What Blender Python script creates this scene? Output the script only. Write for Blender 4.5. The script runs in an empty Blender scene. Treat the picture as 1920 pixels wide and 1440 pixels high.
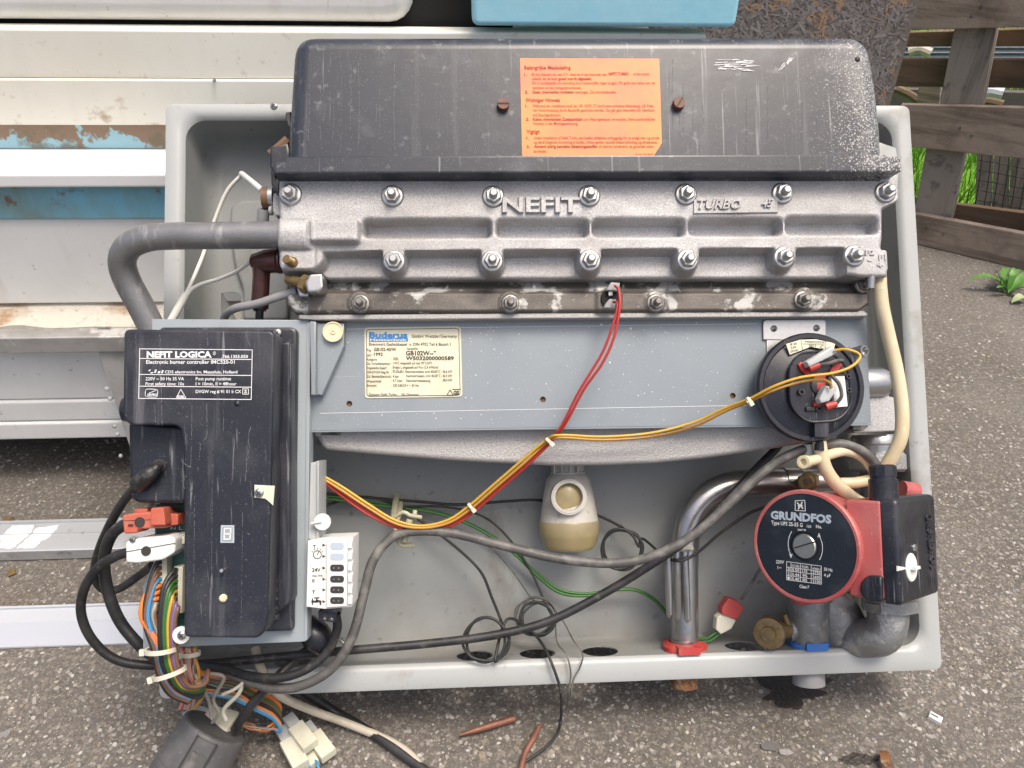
import bpy, bmesh, math, random
from mathutils import Vector, Matrix, noise
from mathutils.geometry import tessellate_polygon
random.seed(7)
sc = bpy.context.scene
COL = sc.collection
rad = math.radians
# ------------------------------------------------------------------ camera
F = 1500.0                                   # focal length in photo pixels (1920 wide)
hc = Vector((0.9983, -0.0165, 0.0552)).normalized()      # tray "right" seen from the camera (x right, y down, z forward)
PITCH = rad(35)
upc = Vector((0.018, -math.cos(PITCH), -math.sin(PITCH)))
upc = (upc - hc * upc.dot(hc)).normalized()
yc = upc.cross(hc).normalized()
R = Matrix((hc, yc, upc))                    # camera space -> world
uc = Vector((-0.022, -0.9971, 0.0725)); uc = (uc - hc * uc.dot(hc)).normalized()
HX, UY = (R @ hc).normalized(), (R @ uc).normalized()
NZ = HX.cross(UY).normalized()
D0, RIM = 0.88, 0.07
c0 = R @ Vector((0, 0, D0)) - NZ * RIM       # a point of the back plate, relative to camera
def ray(px, py): return R @ Vector(((px - 960) / F, (py - 720) / F, 1.0))
def _hit(px, py, o, n):
    d = ray(px, py); return d * (o.dot(n) / d.dot(n))
low = _hit(1000, 1300, c0 + NZ * RIM, NZ) - NZ * RIM
CAM = Vector((0, 0, -low.z + 0.035))
def ipl(px, py, o, n):                       # pixel -> world point on plane (o, n)
    d = ray(px, py); return CAM + d * ((o - CAM).dot(n) / d.dot(n))
C0 = CAM + c0
def P(px, py, h): return ipl(px, py, C0 + NZ * h, NZ)
def PV(px, py, h): return P(px, py, h)
def G(px, py, z=0.0): return ipl(px, py, Vector((0, 0, z)), Vector((0, 0, 1)))
def BY(px, py, Y): return ipl(px, py, Vector((0, Y, 0)), Vector((0, 1, 0)))
cam = bpy.data.cameras.new('camera'); camo = bpy.data.objects.new('camera', cam); COL.objects.link(camo)
cam.sensor_width = 36; cam.lens = F / 1920 * 36; cam.clip_start = 0.02; cam.clip_end = 500
camo.matrix_world = Matrix.Translation(CAM) @ (R @ Matrix(((1, 0, 0), (0, -1, 0), (0, 0, -1)))).to_4x4()
sc.camera = camo
# ------------------------------------------------------------------ light
SUN_EL, SUN_AZ = rad(74), rad(128)          # azimuth clockwise from +Y: light comes from behind right
w = bpy.data.worlds.new('World'); sc.world = w; w.use_nodes = True
nt = w.node_tree; bgn = nt.nodes['Background']
sky = nt.nodes.new('ShaderNodeTexSky'); sky.sky_type = 'NISHITA'; sky.sun_disc = False
sky.sun_elevation = SUN_EL; sky.sun_rotation = SUN_AZ; sky.dust_density = 8; sky.air_density = 1.0; sky.ozone_density = 1.0
nt.links.new(sky.outputs[0], bgn.inputs[0]); bgn.inputs[1].default_value = 0.15
sl = bpy.data.lights.new('sun', 'SUN'); sl.energy = 1.5; sl.angle = rad(22); sl.color = (1, .97, .92)
so = bpy.data.objects.new('sun', sl); COL.objects.link(so)
sd = Vector((math.sin(SUN_AZ) * math.cos(SUN_EL), math.cos(SUN_AZ) * math.cos(SUN_EL), math.sin(SUN_EL)))
so.rotation_euler = (-sd).to_track_quat('-Z', 'Y').to_euler(); so.location = (0, 0, 4)
sc.view_settings.view_transform = 'Standard'; sc.view_settings.look = 'None'
sc.view_settings.exposure = 0.42; sc.view_settings.gamma = 1
sc.view_settings.use_curve_mapping = False
sc.view_settings.use_white_balance = True; sc.view_settings.white_balance_temperature = 6750; sc.view_settings.white_balance_tint = 10
# ------------------------------------------------------------------ materials
def mat(name, col, rough=.5, metal=0.0, layers=(), bump=None, spec=.5, trans=0.0, alpha=1.0, sss=0.0, objrand=None, coat=0, tilt=False, emit=None):
    """layers: (colour, noise scale, lo, hi, amount, stretch xyz, xrange or None, kind)"""
    m = bpy.data.materials.new(name); m.use_nodes = True
    n, l = m.node_tree.nodes, m.node_tree.links
    b = n['Principled BSDF']
    b.inputs['Roughness'].default_value = rough; b.inputs['Metallic'].default_value = metal
    b.inputs['Specular IOR Level'].default_value = spec
    b.inputs['Coat Weight'].default_value = coat
    if trans: b.inputs['Transmission Weight'].default_value = trans
    if alpha < 1: b.inputs['Alpha'].default_value = alpha
    if sss: b.inputs['Subsurface Weight'].default_value = sss; b.inputs['Subsurface Scale'].default_value = .004
    if emit: b.inputs['Emission Color'].default_value = (*emit[:3], 1); b.inputs['Emission Strength'].default_value = emit[3]
    geo = n.new('ShaderNodeNewGeometry'); pos = geo.outputs['Position']
    if tilt:                                  # turn coordinates into the tray's own (right, up the panel, out)
        mp = n.new('ShaderNodeMapping'); mp.inputs['Rotation'].default_value = (-math.atan2(UY.z, UY.y), 0, 0)
        l.new(pos, mp.inputs[0]); pos = mp.outputs[0]
    rgb = n.new('ShaderNodeRGB'); rgb.outputs[0].default_value = (*col, 1); cur = rgb.outputs[0]
    if objrand:
        oi = n.new('ShaderNodeObjectInfo'); cr = n.new('ShaderNodeValToRGB'); cr.color_ramp.interpolation = 'LINEAR'
        while len(cr.color_ramp.elements) < len(objrand): cr.color_ramp.elements.new(.5)
        for i, c in enumerate(objrand):
            e = cr.color_ramp.elements[i]; e.position = i / (len(objrand) - 1); e.color = (*c, 1)
        l.new(oi.outputs['Random'], cr.inputs[0]); cur = cr.outputs[0]
    for L in layers:
        c2, s, lo, hi, amt = L[:5]; st = L[5] if len(L) > 5 and L[5] else (1, 1, 1)
        xr = L[6] if len(L) > 6 else None; kind = L[7] if len(L) > 7 else 'noise'
        mp = n.new('ShaderNodeMapping'); mp.inputs['Scale'].default_value = st; l.new(pos, mp.inputs[0])
        if kind == 'noise':
            t = n.new('ShaderNodeTexNoise'); t.inputs['Scale'].default_value = s; t.inputs['Detail'].default_value = 6; t.inputs['Roughness'].default_value = .62
            out = t.outputs['Fac']
        else:
            t = n.new('ShaderNodeTexVoronoi'); t.inputs['Scale'].default_value = s; out = t.outputs['Distance']
        l.new(mp.outputs[0], t.inputs['Vector'])
        if xr:                                # coverage grows along an axis
            ax, a, bb = xr; sx = n.new('ShaderNodeSeparateXYZ'); l.new(geo.outputs['Position'], sx.inputs[0])
            m2 = n.new('ShaderNodeMapRange'); m2.inputs['From Min'].default_value = a; m2.inputs['From Max'].default_value = bb; m2.inputs['To Min'].default_value = -.32; m2.inputs['To Max'].default_value = 0
            l.new(sx.outputs['XYZ'.index(ax)], m2.inputs['Value'])
            ad = n.new('ShaderNodeMath'); ad.operation = 'ADD'; l.new(out, ad.inputs[0]); l.new(m2.outputs[0], ad.inputs[1]); out = ad.outputs[0]
        mr = n.new('ShaderNodeMapRange'); mr.inputs['From Min'].default_value = lo; mr.inputs['From Max'].default_value = hi
        mr.inputs['To Min'].default_value = 0; mr.inputs['To Max'].default_value = amt; l.new(out, mr.inputs['Value'])
        fac = mr.outputs[0]
        if kind == 'vspeck':                  # only some cells get a speck
            wn = n.new('ShaderNodeMath'); wn.operation = 'GREATER_THAN'; wn.inputs[1].default_value = .9
            sp = n.new('ShaderNodeSeparateColor'); l.new(t.outputs['Color'], sp.inputs[0]); l.new(sp.outputs[0], wn.inputs[0])
            mu = n.new('ShaderNodeMath'); mu.operation = 'MULTIPLY'; l.new(fac, mu.inputs[0]); l.new(wn.outputs[0], mu.inputs[1]); fac = mu.outputs[0]
        mx = n.new('ShaderNodeMix'); mx.data_type = 'RGBA'; l.new(fac, mx.inputs[0]); l.new(cur, mx.inputs[6]); mx.inputs[7].default_value = (*c2, 1)
        cur = mx.outputs[2]
    l.new(cur, b.inputs['Base Color'])
    if bump:
        prev = None
        for bs, bd in (bump if isinstance(bump[0], tuple) else (bump,)):
            t = n.new('ShaderNodeTexNoise'); t.inputs['Scale'].default_value = bs; t.inputs['Detail'].default_value = 4; l.new(geo.outputs['Position'], t.inputs['Vector'])
            bp = n.new('ShaderNodeBump'); bp.inputs['Strength'].default_value = 1; bp.inputs['Distance'].default_value = bd
            l.new(t.outputs['Fac'], bp.inputs['Height'])
            if prev: l.new(prev, bp.inputs['Normal'])
            prev = bp.outputs[0]
        l.new(prev, b.inputs['Normal'])
    return m
XV = (1, .05, 1)   # streaks down the panel
M = {}
M['asphalt'] = mat('asphalt', (.128, .116, .103), .92, 0, [((.07, .062, .052), 2.3, .42, .66, .75), ((.06, .055, .035), 11, .58, .72, .6), ((.20, .185, .16), 5, .52, .72, .5), ((.25, .225, .19), 130, .50, .66, .8), ((.07, .062, .054), 210, .52, .64, .75),
    ((.42, .39, .34), 300, .58, .68, .6), ((.05, .045, .032), 3, .40, .62, .7, None, ('X', .1, -.8)), ((.10, .08, .045), 9, .55, .75, .35)], ((260, .0016), (900, .0006)))
M['chip'] = mat('stone_chip', (.3, .3, .3), .8, 0, [((.1, .09, .08), 300, .45, .7, .5)], (700, .0004), objrand=[(.28, .27, .25), (.16, .145, .12), (.40, .38, .35), (.13, .13, .14), (.25, .20, .14), (.34, .32, .29), (.19, .20, .22)])
for k, c in enumerate([(.32, .30, .275), (.21, .19, .165), (.12, .115, .115), (.27, .26, .25), (.45, .44, .41)]):
    M['chip%d' % k] = mat('chip_tone_%d' % k, c, .8, 0, [((.1, .09, .08), 250, .45, .7, .5)], (600, .0004))
GRAIN = ((900, .0003), (2200, .0002))
M['cast'] = mat('cast_aluminium', (.47, .47, .48), .55, .35, [((.26, .26, .26), 700, .44, .60, .7), ((.66, .66, .67), 900, .54, .64, .8), ((.24, .225, .205), 9, .48, .72, .55)], GRAIN)
M['cast_dark'] = mat('dark_cast_aluminium', (.155, .14, .125), .55, .35, [((.075, .068, .06), 14, .42, .65, .7), ((.34, .33, .32), 1100, .56, .68, .6), ((.55, .56, .54), 30, .56, .61, .8), ((.45, .45, .43), 220, .64, .70, .6)], GRAIN)
M['cast_light'] = mat('grainy_cast_aluminium', (.40, .395, .39), .5, .4, [((.24, .235, .23), 600, .44, .62, .5), ((.60, .60, .59), 800, .55, .68, .55)], ((600, .0006), (1400, .0003)))
M['cast_iron'] = mat('galvanised_casting', (.30, .31, .31), .42, .6, [((.17, .17, .165), 35, .45, .65, .6), ((.52, .52, .51), 60, .52, .64, .7), ((.25, .17, .1), 18, .62, .75, .35)], (500, .0007))
HOOD_L = [((.022, .025, .033), 4, .4, .7, .5), ((.16, .17, .19), 45, .58, .72, .35, (1, .045, 1)), ((.36, .37, .38), 150, .62, .68, .4, (1, .03, 1)), ((.5, .5, .5), 75, .70, .74, .2, (1, .3, 1)), ((.18, .20, .23), 14, .56, .76, .35), ((.55, .55, .55), 420, .03, .0, .0)]
M['hood'] = mat('dusty_black_hood', (.034, .040, .053), .30, 0, HOOD_L + [((.3, .31, .32), 90, .60, .70, .35), ((.5, .5, .48), 900, .30, .15, .45, None, None, 'vspeck'), ((.60, .595, .57), 620, .50, .58, .8, None, ('X', .25, .41)), ((.30, .30, .30), 9, .42, .7, .5, None, ('X', .24, .40))], (60, .00015), tilt=True, coat=.0)
M['black'] = mat('black_plastic', (.012, .014, .022), .36, 0, [((.15, .155, .17), 60, .57, .70, .5, (1, .06, 1)), ((.30, .31, .31), 170, .62, .68, .5, (1, .06, 1)), ((.11, .11, .12), 10, .48, .75, .5), ((.40, .40, .40), 1000, .28, .15, .4, None, None, 'vspeck'), ((.25, .25, .25), 340, .64, .70, .4)], (80, .0001), tilt=True)
M['rubber'] = mat('black_rubber', (.018, .018, .020), .45, 0, [((.16, .15, .14), 90, .56, .72, .55), ((.07, .07, .072), 20, .45, .7, .6)], (400, .0002))
M['rubber_grey'] = mat('dusty_grey_rubber', (.085, .083, .080), .5, 0, [((.26, .25, .235), 60, .45, .7, .7), ((.03, .03, .03), 25, .55, .7, .5)], (400, .0002))
M['thinblack'] = mat('thin_black_wire', (.020, .022, .022), .5, 0, [((.1, .1, .1), 60, .55, .75, .4)])
M['panel'] = mat('blue_grey_sheet', (.225, .262, .290), .38, .25, [((.30, .33, .35), 5, .4, .7, .5), ((.155, .175, .19), 18, .60, .78, .4), ((.6, .62, .63), 520, .26, .15, .6, None, None, 'vspeck'), ((.62, .66, .68), 160, .72, .76, .6, (.04, 1, 1))], (30, .0001), tilt=True)
M['plate'] = mat('light_blue_grey_sheet', (.33, .375, .40), .4, .2, [((.24, .27, .29), 15, .52, .75, .5), ((.10, .10, .10), 330, .20, .1, .5, None, None, 'vspeck')])
M['tray'] = mat('pale_grey_enamel_rim', (.38, .40, .40), .36, 0, [((.36, .38, .385), 5, .4, .7, .5), ((.20, .19, .16), 60, .63, .72, .5), ((.22, .20, .16), 13, .56, .70, .6), ((.10, .10, .09), 450, .24, .12, .45, None, None, 'vspeck')], (14, .0005), tilt=True)
M['tray_in_shade'] = mat('pale_grey_enamel_shaded', (.27, .285, .28), .42, 0, [((.19, .17, .14), 9, .36, .62, .75, None, ('Z', .17, .05)), ((.19, .205, .21), 4, .4, .7, .5), ((.22, .19, .14), 7, .56, .72, .5), ((.10, .09, .07), 60, .63, .72, .6), ((.15, .13, .10), 11, .60, .70, .6, (1, .5, 1)), ((.10, .10, .09), 450, .24, .12, .55, None, None, 'vspeck'), ((.30, .31, .30), 14, .5, .7, .4)], (14, .0006), tilt=True)  # interior enamel darkened to paint in its shade; stains and low brown film are dirt
M['chrome'] = mat('steel_pipe', (.45, .45, .45), .28, .9, [((.26, .25, .235), 30, .5, .7, .6), ((.30, .24, .15), 12, .62, .74, .5)], (300, .0002))
M['alupipe'] = mat('weathered_aluminium_pipe', (.30, .30, .31), .42, .55, [((.17, .17, .17), 22, .42, .62, .6, (.6, 1, 1)), ((.55, .55, .55), 45, .56, .68, .7, (1.8, .5, .5)), ((.2, .2, .2), 9, .5, .7, .4)], (500, .0003))
M['zinc'] = mat('zinc_plated', (.46, .47, .47), .33, .9, [((.35, .35, .34), 200, .5, .7, .5)])
M['zinc_dull'] = mat('dull_dark_zinc', (.27, .26, .25), .4, .8, [((.12, .11, .10), 180, .45, .65, .7)])
M['alu'] = mat('aluminium_profile', (.58, .60, .62), .35, .55, [((.4, .42, .44), 6, .45, .65, .5, (.2, 1, 1)), ((.2, .19, .18), 45, .60, .72, .6), ((.8, .8, .8), 30, .62, .7, .4)], (80, .0002))
M['railwhite'] = mat('pale_anodised_rail', (.50, .53, .58), .38, .2, [((.60, .62, .66), 5, .45, .65, .5, (.2, 1, 1)), ((.35, .34, .33), 50, .64, .74, .5)])
M['alu_dirty'] = mat('dirty_aluminium', (.42, .42, .41), .45, .4, [((.25, .24, .22), 12, .45, .65, .7), ((.75, .74, .70), 16, .58, .66, .7), ((.28, .15, .06), 17, .62, .70, .8), ((.1, .1, .1), 150, .62, .72, .5)], (90, .0004))
RUSTX = ((.30, .17, .08), 11, .53, .60, .85, (.7, 1, 1.6))
M['cream'] = mat('cream_panel', (.84, .83, .75), .5, 0, [((.74, .72, .62), 4, .42, .65, .6), ((.68, .66, .56), 26, .5, .75, .5, (1, 1, .15)), ((.36, .22, .11), 13, .43, .52, .8, (1, 1, 1.2), ('Z', .60, .50)), ((.50, .44, .34), 60, .62, .72, .5), ((.3, .28, .2), 150, .12, .06, .6, None, None, 'vspeck')], (20, .0003))
M['white'] = mat('white_panel', (.78, .79, .78), .5, 0, [((.64, .645, .62), 5, .42, .65, .6), ((.55, .53, .47), 20, .56, .76, .5, (1, 1, .12)), ((.30, .22, .13), 22, .64, .72, .6, (1, 1, .35)), ((.2, .18, .14), 90, .66, .72, .6)], (20, .0003))
M['whiteclean'] = mat('white_aluminium_bar', (.84, .85, .85), .35, 0, [((.78, .79, .79), 5, .4, .7, .4)])
M['bluefoam'] = mat('pale_blue_foam', (.36, .76, .92), .5, 0, [((.48, .80, .90), 6, .45, .65, .6), ((.28, .66, .82), 15, .5, .7, .4)], (40, .0006))
M['bluerot'] = mat('flaking_blue_panel', (.36, .62, .70), .6, 0, [((.29, .18, .11), 15, .33, .36, .95, (1, 1, 1), ('Z', .45, .51)), ((.36, .25, .15), 60, .55, .7, .3), ((.20, .17, .11), 16, .54, .62, .8)], (90, .001))
M['bluedirt'] = mat('dirty_blue_panel', (.17, .44, .58), .6, 0, [((.19, .22, .17), 10, .42, .62, .75, (1, 1, .6)), ((.16, .09, .04), 24, .58, .66, .9)], (90, .0008))
M['ledge'] = mat('rotten_foam_edge', (.55, .52, .45), .8, 0, [((.33, .20, .11), 14, .50, .60, .85, (.5, 1, 1)), ((.18, .15, .12), 60, .6, .7, .6)], ((40, .004), (200, .001)))
M['osb'] = mat('particle_board_base', (.15, .13, .115), .85, 0, [((.30, .19, .10), 6, .5, .7, .6)], (90, .001))
for k, c in enumerate([(.19, .17, .16), (.26, .24, .23), (.13, .115, .11), (.34, .22, .13), (.215, .20, .20)]):
    M['osb%d' % k] = mat('wood_strand_%d' % k, c, .8, 0, [((.08, .07, .06), 120, .5, .7, .4)], (300, .0003))
WG = [((.07, .05, .035), 40, .48, .66, .7, (.08, .08, 1)), ((.25, .20, .155), 26, .55, .7, .5, (.1, .1, 1)), ((.045, .035, .03), 7, .55, .7, .5)]
M['wood'] = mat('weathered_pallet_wood', (.29, .235, .19), .85, 0, WG, ((60, .001), (300, .0004)))
M['wood2'] = mat('darker_pallet_wood', (.18, .115, .07), .85, 0, WG, ((60, .001), (300, .0004)))
WGV = [((.06, .05, .04), 40, .48, .66, .6, (1, 1, .08)), ((.24, .21, .18), 26, .52, .7, .6, (1, 1, .12)), ((.06, .06, .06), 14, .55, .62, .6)]
M['wood3'] = mat('grey_pallet_bearer', (.27, .24, .21), .85, 0, WGV, ((60, .001), (300, .0004)))
M['grass'] = mat('grass_blade', (.13, .30, .02), .6, 0, [((.10, .30, .015), 30, .4, .6, .7), ((.26, .40, .06), 60, .5, .7, .6)])
M['leaf'] = mat('weed_leaf', (.07, .20, .03), .45, 0, [((.14, .30, .05), 40, .4, .7, .6)])
M['leafpale'] = mat('pale_weed_leaf', (.34, .42, .22), .5)
M['corr'] = mat('corrugated_sheet', (.5, .54, .58), .5, .2)
M['dark'] = mat('dark_inside', (.015, .014, .013), .9)
M['net'] = mat('green_netting', (.02, .035, .03), .7)
M['orange'] = mat('orange_sticker', (.80, .26, .07), .42, 0, [((.78, .14, .09), 9, .46, .68, .8), ((.80, .37, .11), 5, .5, .68, .5), ((.75, .15, .12), 40, .62, .72, .35)])
M['redink'] = mat('dark_red_ink', (.34, .03, .015), .6)
M['cream_label'] = mat('cream_label', (.66, .64, .49), .35, 0, [((.50, .46, .30), 16, .5, .7, .5), ((.75, .74, .63), 30, .5, .7, .4)])
M['ink'] = mat('black_ink', (.03, .03, .028), .6)
M['inkblue'] = mat('blue_print', (.03, .20, .50), .5)
M['paper'] = mat('white_print', (.72, .73, .74), .5)
M['greyprint'] = mat('silver_print', (.40, .47, .55), .45)
M['cream_plastic'] = mat('cream_plastic', (.70, .62, .42), .45, 0, [((.55, .47, .3), 60, .5, .7, .4)])
M['rustplastic'] = mat('brown_plastic_screw', (.14, .05, .03), .5, 0, [((.24, .12, .08), 200, .5, .7, .6)])
M['brown'] = mat('brown_ceramic_boot', (.052, .018, .016), .22, 0, [((.10, .05, .045), 40, .5, .7, .5)])
M['whiteplastic'] = mat('white_plastic', (.72, .73, .71), .42, 0, [((.55, .54, .50), 30, .5, .7, .4)])
M['ivory'] = mat('ivory_plug_plastic', (.60, .59, .48), .45, 0, [((.42, .40, .31), 40, .5, .7, .5)])
M['tie'] = mat('cable_tie_plastic', (.62, .60, .50), .4, 0, sss=.3)
M['dirtytie'] = mat('old_cream_clip_plastic', (.44, .43, .30), .45, 0, [((.3, .28, .18), 50, .5, .7, .6)])
M['clear'] = mat('cloudy_clear_plastic', (.52, .55, .56), .3, 0, alpha=.8)
M['disc'] = mat('frosted_disc', (.62, .65, .64), .4)
M['hose'] = mat('yellowed_silicone_hose', (.68, .60, .42), .33, 0, [((.52, .42, .24), 14, .42, .65, .6), ((.75, .72, .58), 60, .55, .7, .5)], sss=.5)
M['trapw'] = mat('stained_white_plastic', (.50, .485, .44), .42, 0, [((.30, .25, .18), 24, .52, .68, .75), ((.12, .10, .07), 60, .62, .72, .6)], sss=.2)
M['trapy'] = mat('murky_amber_cup', (.38, .31, .16), .28, 0, [((.24, .21, .14), 12, .45, .6, .7), ((.50, .40, .20), 40, .6, .7, .4)], sss=.2)
M['red'] = mat('red_wire', (.46, .04, .035), .38)
M['pump'] = mat('red_pump_paint', (.40, .085, .088), .42, 0, [((.48, .22, .19), 12, .42, .70, .65), ((.45, .28, .24), 120, .62, .72, .6), ((.36, .03, .035), 30, .55, .7, .5), ((.6, .35, .3), 260, .26, .14, .6, None, None, 'vspeck')], (400, .0002))
M['pumpblue'] = mat('dark_navy_faceplate', (.012, .018, .028), .33, 0, [((.09, .10, .12), 20, .52, .78, .4), ((.25, .25, .25), 700, .25, .14, .4, None, None, 'vspeck')])
M['terracotta'] = mat('orange_red_plug', (.46, .10, .06), .5, 0, [((.55, .20, .14), 50, .45, .7, .6)], (300, .0003))
M['redcap'] = mat('red_seal', (.42, .045, .04), .45, 0, [((.45, .15, .13), 60, .5, .7, .5)])
M['bluecap'] = mat('blue_seal', (.03, .16, .52), .4, 0, [((.08, .25, .55), 50, .5, .7, .5)])
M['brass'] = mat('dirty_brass', (.27, .19, .085), .42, .6, [((.14, .10, .06), 120, .45, .65, .7), ((.12, .08, .05), 30, .58, .7, .6)], (600, .0003))
M['copper'] = mat('dirty_copper', (.24, .105, .07), .55, .35, [((.18, .08, .06), 60, .45, .7, .7), ((.35, .2, .16), 160, .55, .7, .6)], (500, .0004))
M['rust'] = mat('rusty_thread', (.22, .10, .04), .7, .2, [((.42, .34, .24), 70, .5, .62, .8), ((.06, .03, .02), 90, .5, .65, .7)], (400, .0008))
M['pcb'] = mat('green_circuit_board', (.02, .10, .085), .4)
M['green'] = mat('green_wire', (.035, .14, .028), .42); M['orangew'] = mat('orange_wire', (.72, .20, .04), .42)
M['yellow'] = mat('yellow_wire', (.55, .33, .04), .38); M['amber'] = mat('amber_wire', (.46, .24, .045), .38)
M['purple'] = mat('violet_wire', (.17, .11, .30), .45); M['brownw'] = mat('brown_wire', (.17, .09, .05), .45)
M['bluew'] = mat('blue_wire', (.04, .25, .50), .42); M['greyw'] = mat('grey_wire', (.33, .31, .27), .5, 0, [((.2, .18, .14), 60, .5, .7, .5)])
M['pink'] = mat('pink_wire', (.55, .25, .2), .45); M['whitew'] = mat('white_wire', (.74, .73, .66), .42)
M['beige'] = mat('dusty_beige_cable', (.48, .44, .36), .55, 0, [((.3, .27, .2), 30, .5, .7, .6)])
M['oil'] = mat('oil_puddle', (.024, .020, .016), .30, 0, [((.05, .042, .035), 200, .5, .62, .7)], ((260, .0012), (900, .0005)))
M['dustblack'] = mat('dusty_black_plastic', (.085, .085, .09), .55, 0, [((.15, .15, .145), 40, .45, .7, .6), ((.2, .19, .18), 200, .55, .7, .4)], (200, .0002))
M['silvertape'] = mat('grey_plastic_tube', (.30, .305, .31), .45, 0, [((.22, .22, .21), 50, .5, .7, .5)])
# ------------------------------------------------------------------ mesh builder
def basis(n):
    n = n.normalized(); a = Vector((0, 0, 1)) if abs(n.z) < .9 else Vector((1, 0, 0))
    x = a.cross(n).normalized(); return x, n.cross(x), n
class MB:
    def __init__(s): s.v = []; s.f = []; s.m = []
    def add(s, vs, fs, mi=0):
        o = len(s.v); s.v += [Vector(v) for v in vs]
        for f in fs: s.f.append([i + o for i in f]); s.m.append(mi)
        return s
    def obox(s, c, x, y, z, mi=0):           # centre and three half-axis vectors
        vs = [c + x * a + y * b + z * d for a in (-1, 1) for b in (-1, 1) for d in (-1, 1)]
        return s.add(vs, [(0, 1, 3, 2), (4, 6, 7, 5), (0, 4, 5, 1), (2, 3, 7, 6), (0, 2, 6, 4), (1, 5, 7, 3)], mi)
    def box(s, a, b, mi=0):
        a, b = Vector(a), Vector(b); c = (a + b) / 2; d = (b - a) / 2
        return s.obox(c, Vector((d.x, 0, 0)), Vector((0, d.y, 0)), Vector((0, 0, d.z)), mi)
    def rings(s, rs, cap0=True, cap1=True, mi=0, closed=True):
        n = len(rs[0]); vs = [p for r in rs for p in r]; fs = []
        for i in range(len(rs) - 1):
            for j in range(n if closed else n - 1):
                k = (j + 1) % n; fs.append((i * n + j, i * n + k, (i + 1) * n + k, (i + 1) * n + j))
        for on, idx in ((cap0, list(range(n - 1, -1, -1))), (cap1, list(range((len(rs) - 1) * n, len(rs) * n)))):
            if not on: continue
            if n <= 4: fs.append(tuple(idx)); continue
            pl = [vs[i] for i in idx]; nw = Vector()
            for i in range(n): nw += (pl[i] - pl[0]).cross(pl[(i + 1) % n] - pl[0])
            for t in tessellate_polygon([pl]):
                a, b, c = (idx[k] for k in t); q = (vs[b] - vs[a]).cross(vs[c] - vs[a])
                if q.length > 0: fs.append((a, b, c) if q.dot(nw) > 0 else (a, c, b))
        return s.add(vs, fs, mi)
    def slab(s, pts, n, th, bev=0.0, nb=2, mi=0, back=True):  # pts = outline of the FRONT face in world
        n = n.normalized(); cen = sum(pts, Vector()) / len(pts)
        x = (pts[1] - pts[0]).normalized(); x = (x - n * x.dot(n)).normalized(); y = n.cross(x)
        q = [((p - cen).dot(x), (p - cen).dot(y)) for p in pts]
        A = sum(q[i][0] * q[(i + 1) % len(q)][1] - q[(i + 1) % len(q)][0] * q[i][1] for i in range(len(q)))
        if A < 0: q.reverse()
        def inset(d):
            out = []; N = len(q)
            for i in range(N):
                p0, p1, p2 = Vector(q[i - 1]), Vector(q[i]), Vector(q[(i + 1) % N])
                a = (p1 - p0).normalized(); b = (p2 - p1).normalized()
                na, nb_ = Vector((-a.y, a.x)), Vector((-b.y, b.x)); m = (na + nb_)
                k = m.dot(na); m = m / k if k > .25 else na
                out.append(p1 + m * d)
            return out
        rs = [[cen + x * a + y * b - n * th for a, b in q]]
        if bev <= 0: rs.append([cen + x * a + y * b for a, b in q])
        else:
            for k in range(nb + 1):
                t = k / nb * math.pi / 2
                rs.append([cen + x * p[0] + y * p[1] - n * (bev - bev * math.sin(t)) for p in inset(bev * (1 - math.cos(t)))])
            rs.append([cen + x * p[0] + y * p[1] for p in inset(bev * 1.0 + min(bev * .25, .0006))])
        return s.rings(rs, back, True, mi)
    def tube(s, pts, r, n=8, sub=5, mi=0, caps=True, rr=None):
        pts = [Vector(p) for p in pts]
        if sub > 1 and len(pts) > 2:
            q = [pts[0] * 2 - pts[1]] + pts + [pts[-1] * 2 - pts[-2]]; out = []; ro = []
            for i in range(1, len(q) - 2):
                for k in range(sub):
                    t = k / sub; a, b, c, d = q[i - 1:i + 3]
                    out.append(.5 * ((2 * b) + (c - a) * t + (2 * a - 5 * b + 4 * c - d) * t * t + (3 * b - a - 3 * c + d) * t ** 3))
                    if rr: ro.append(rr[i - 1] * (1 - t) + rr[i] * t)
            out.append(pts[-1]); pts = out
            if rr: ro.append(rr[-1]); rr = ro
        T = [(pts[min(i + 1, len(pts) - 1)] - pts[max(i - 1, 0)]).normalized() for i in range(len(pts))]
        x, y, _ = basis(T[0]); rs = []
        for i, p in enumerate(pts):
            x = (x - T[i] * x.dot(T[i])).normalized(); y = T[i].cross(x); ra = rr[i] if rr else r
            rs.append([p + (x * math.cos(2 * math.pi * k / n) + y * math.sin(2 * math.pi * k / n)) * ra for k in range(n)])
        return s.rings(rs, caps, caps, mi)
    def lathe(s, o, d, prof, n=24, mi=0, cap0=True, cap1=True, sx=1.0):   # prof: (distance along d, radius)
        x, y, d = basis(d)
        return s.rings([[o + d * a + (x * math.cos(2 * math.pi * k / n) * sx + y * math.sin(2 * math.pi * k / n)) * r for k in range(n)] for a, r in prof], cap0, cap1, mi)
    def holed(s, outer, holes, mi=0, th=0.0, n=None):   # planar plate with holes (world points)
        bm = bmesh.new(); es = []
        for lp in [outer] + holes:
            vs = [bm.verts.new(p) for p in lp]
            es += [bm.edges.new((vs[i], vs[(i + 1) % len(vs)])) for i in range(len(vs))]
        bmesh.ops.triangle_fill(bm, use_beauty=True, use_dissolve=False, edges=es)
        bm.verts.index_update(); s.add([v.co.copy() for v in bm.verts], [[v.index for v in f.verts] for f in bm.faces], mi); bm.free()
        if th:
            for lp in [outer] + holes: s.rings([lp, [p - n * th for p in lp]], False, False, mi)
        return s
    def ball(s, c, r, mi=0, n=8):
        return s.lathe(c, Vector((0, 0, 1)), [(-r * math.cos(math.pi * k / n), max(r * math.sin(math.pi * k / n), 1e-5)) for k in range(n + 1)], n * 2, mi, False, False)
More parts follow.
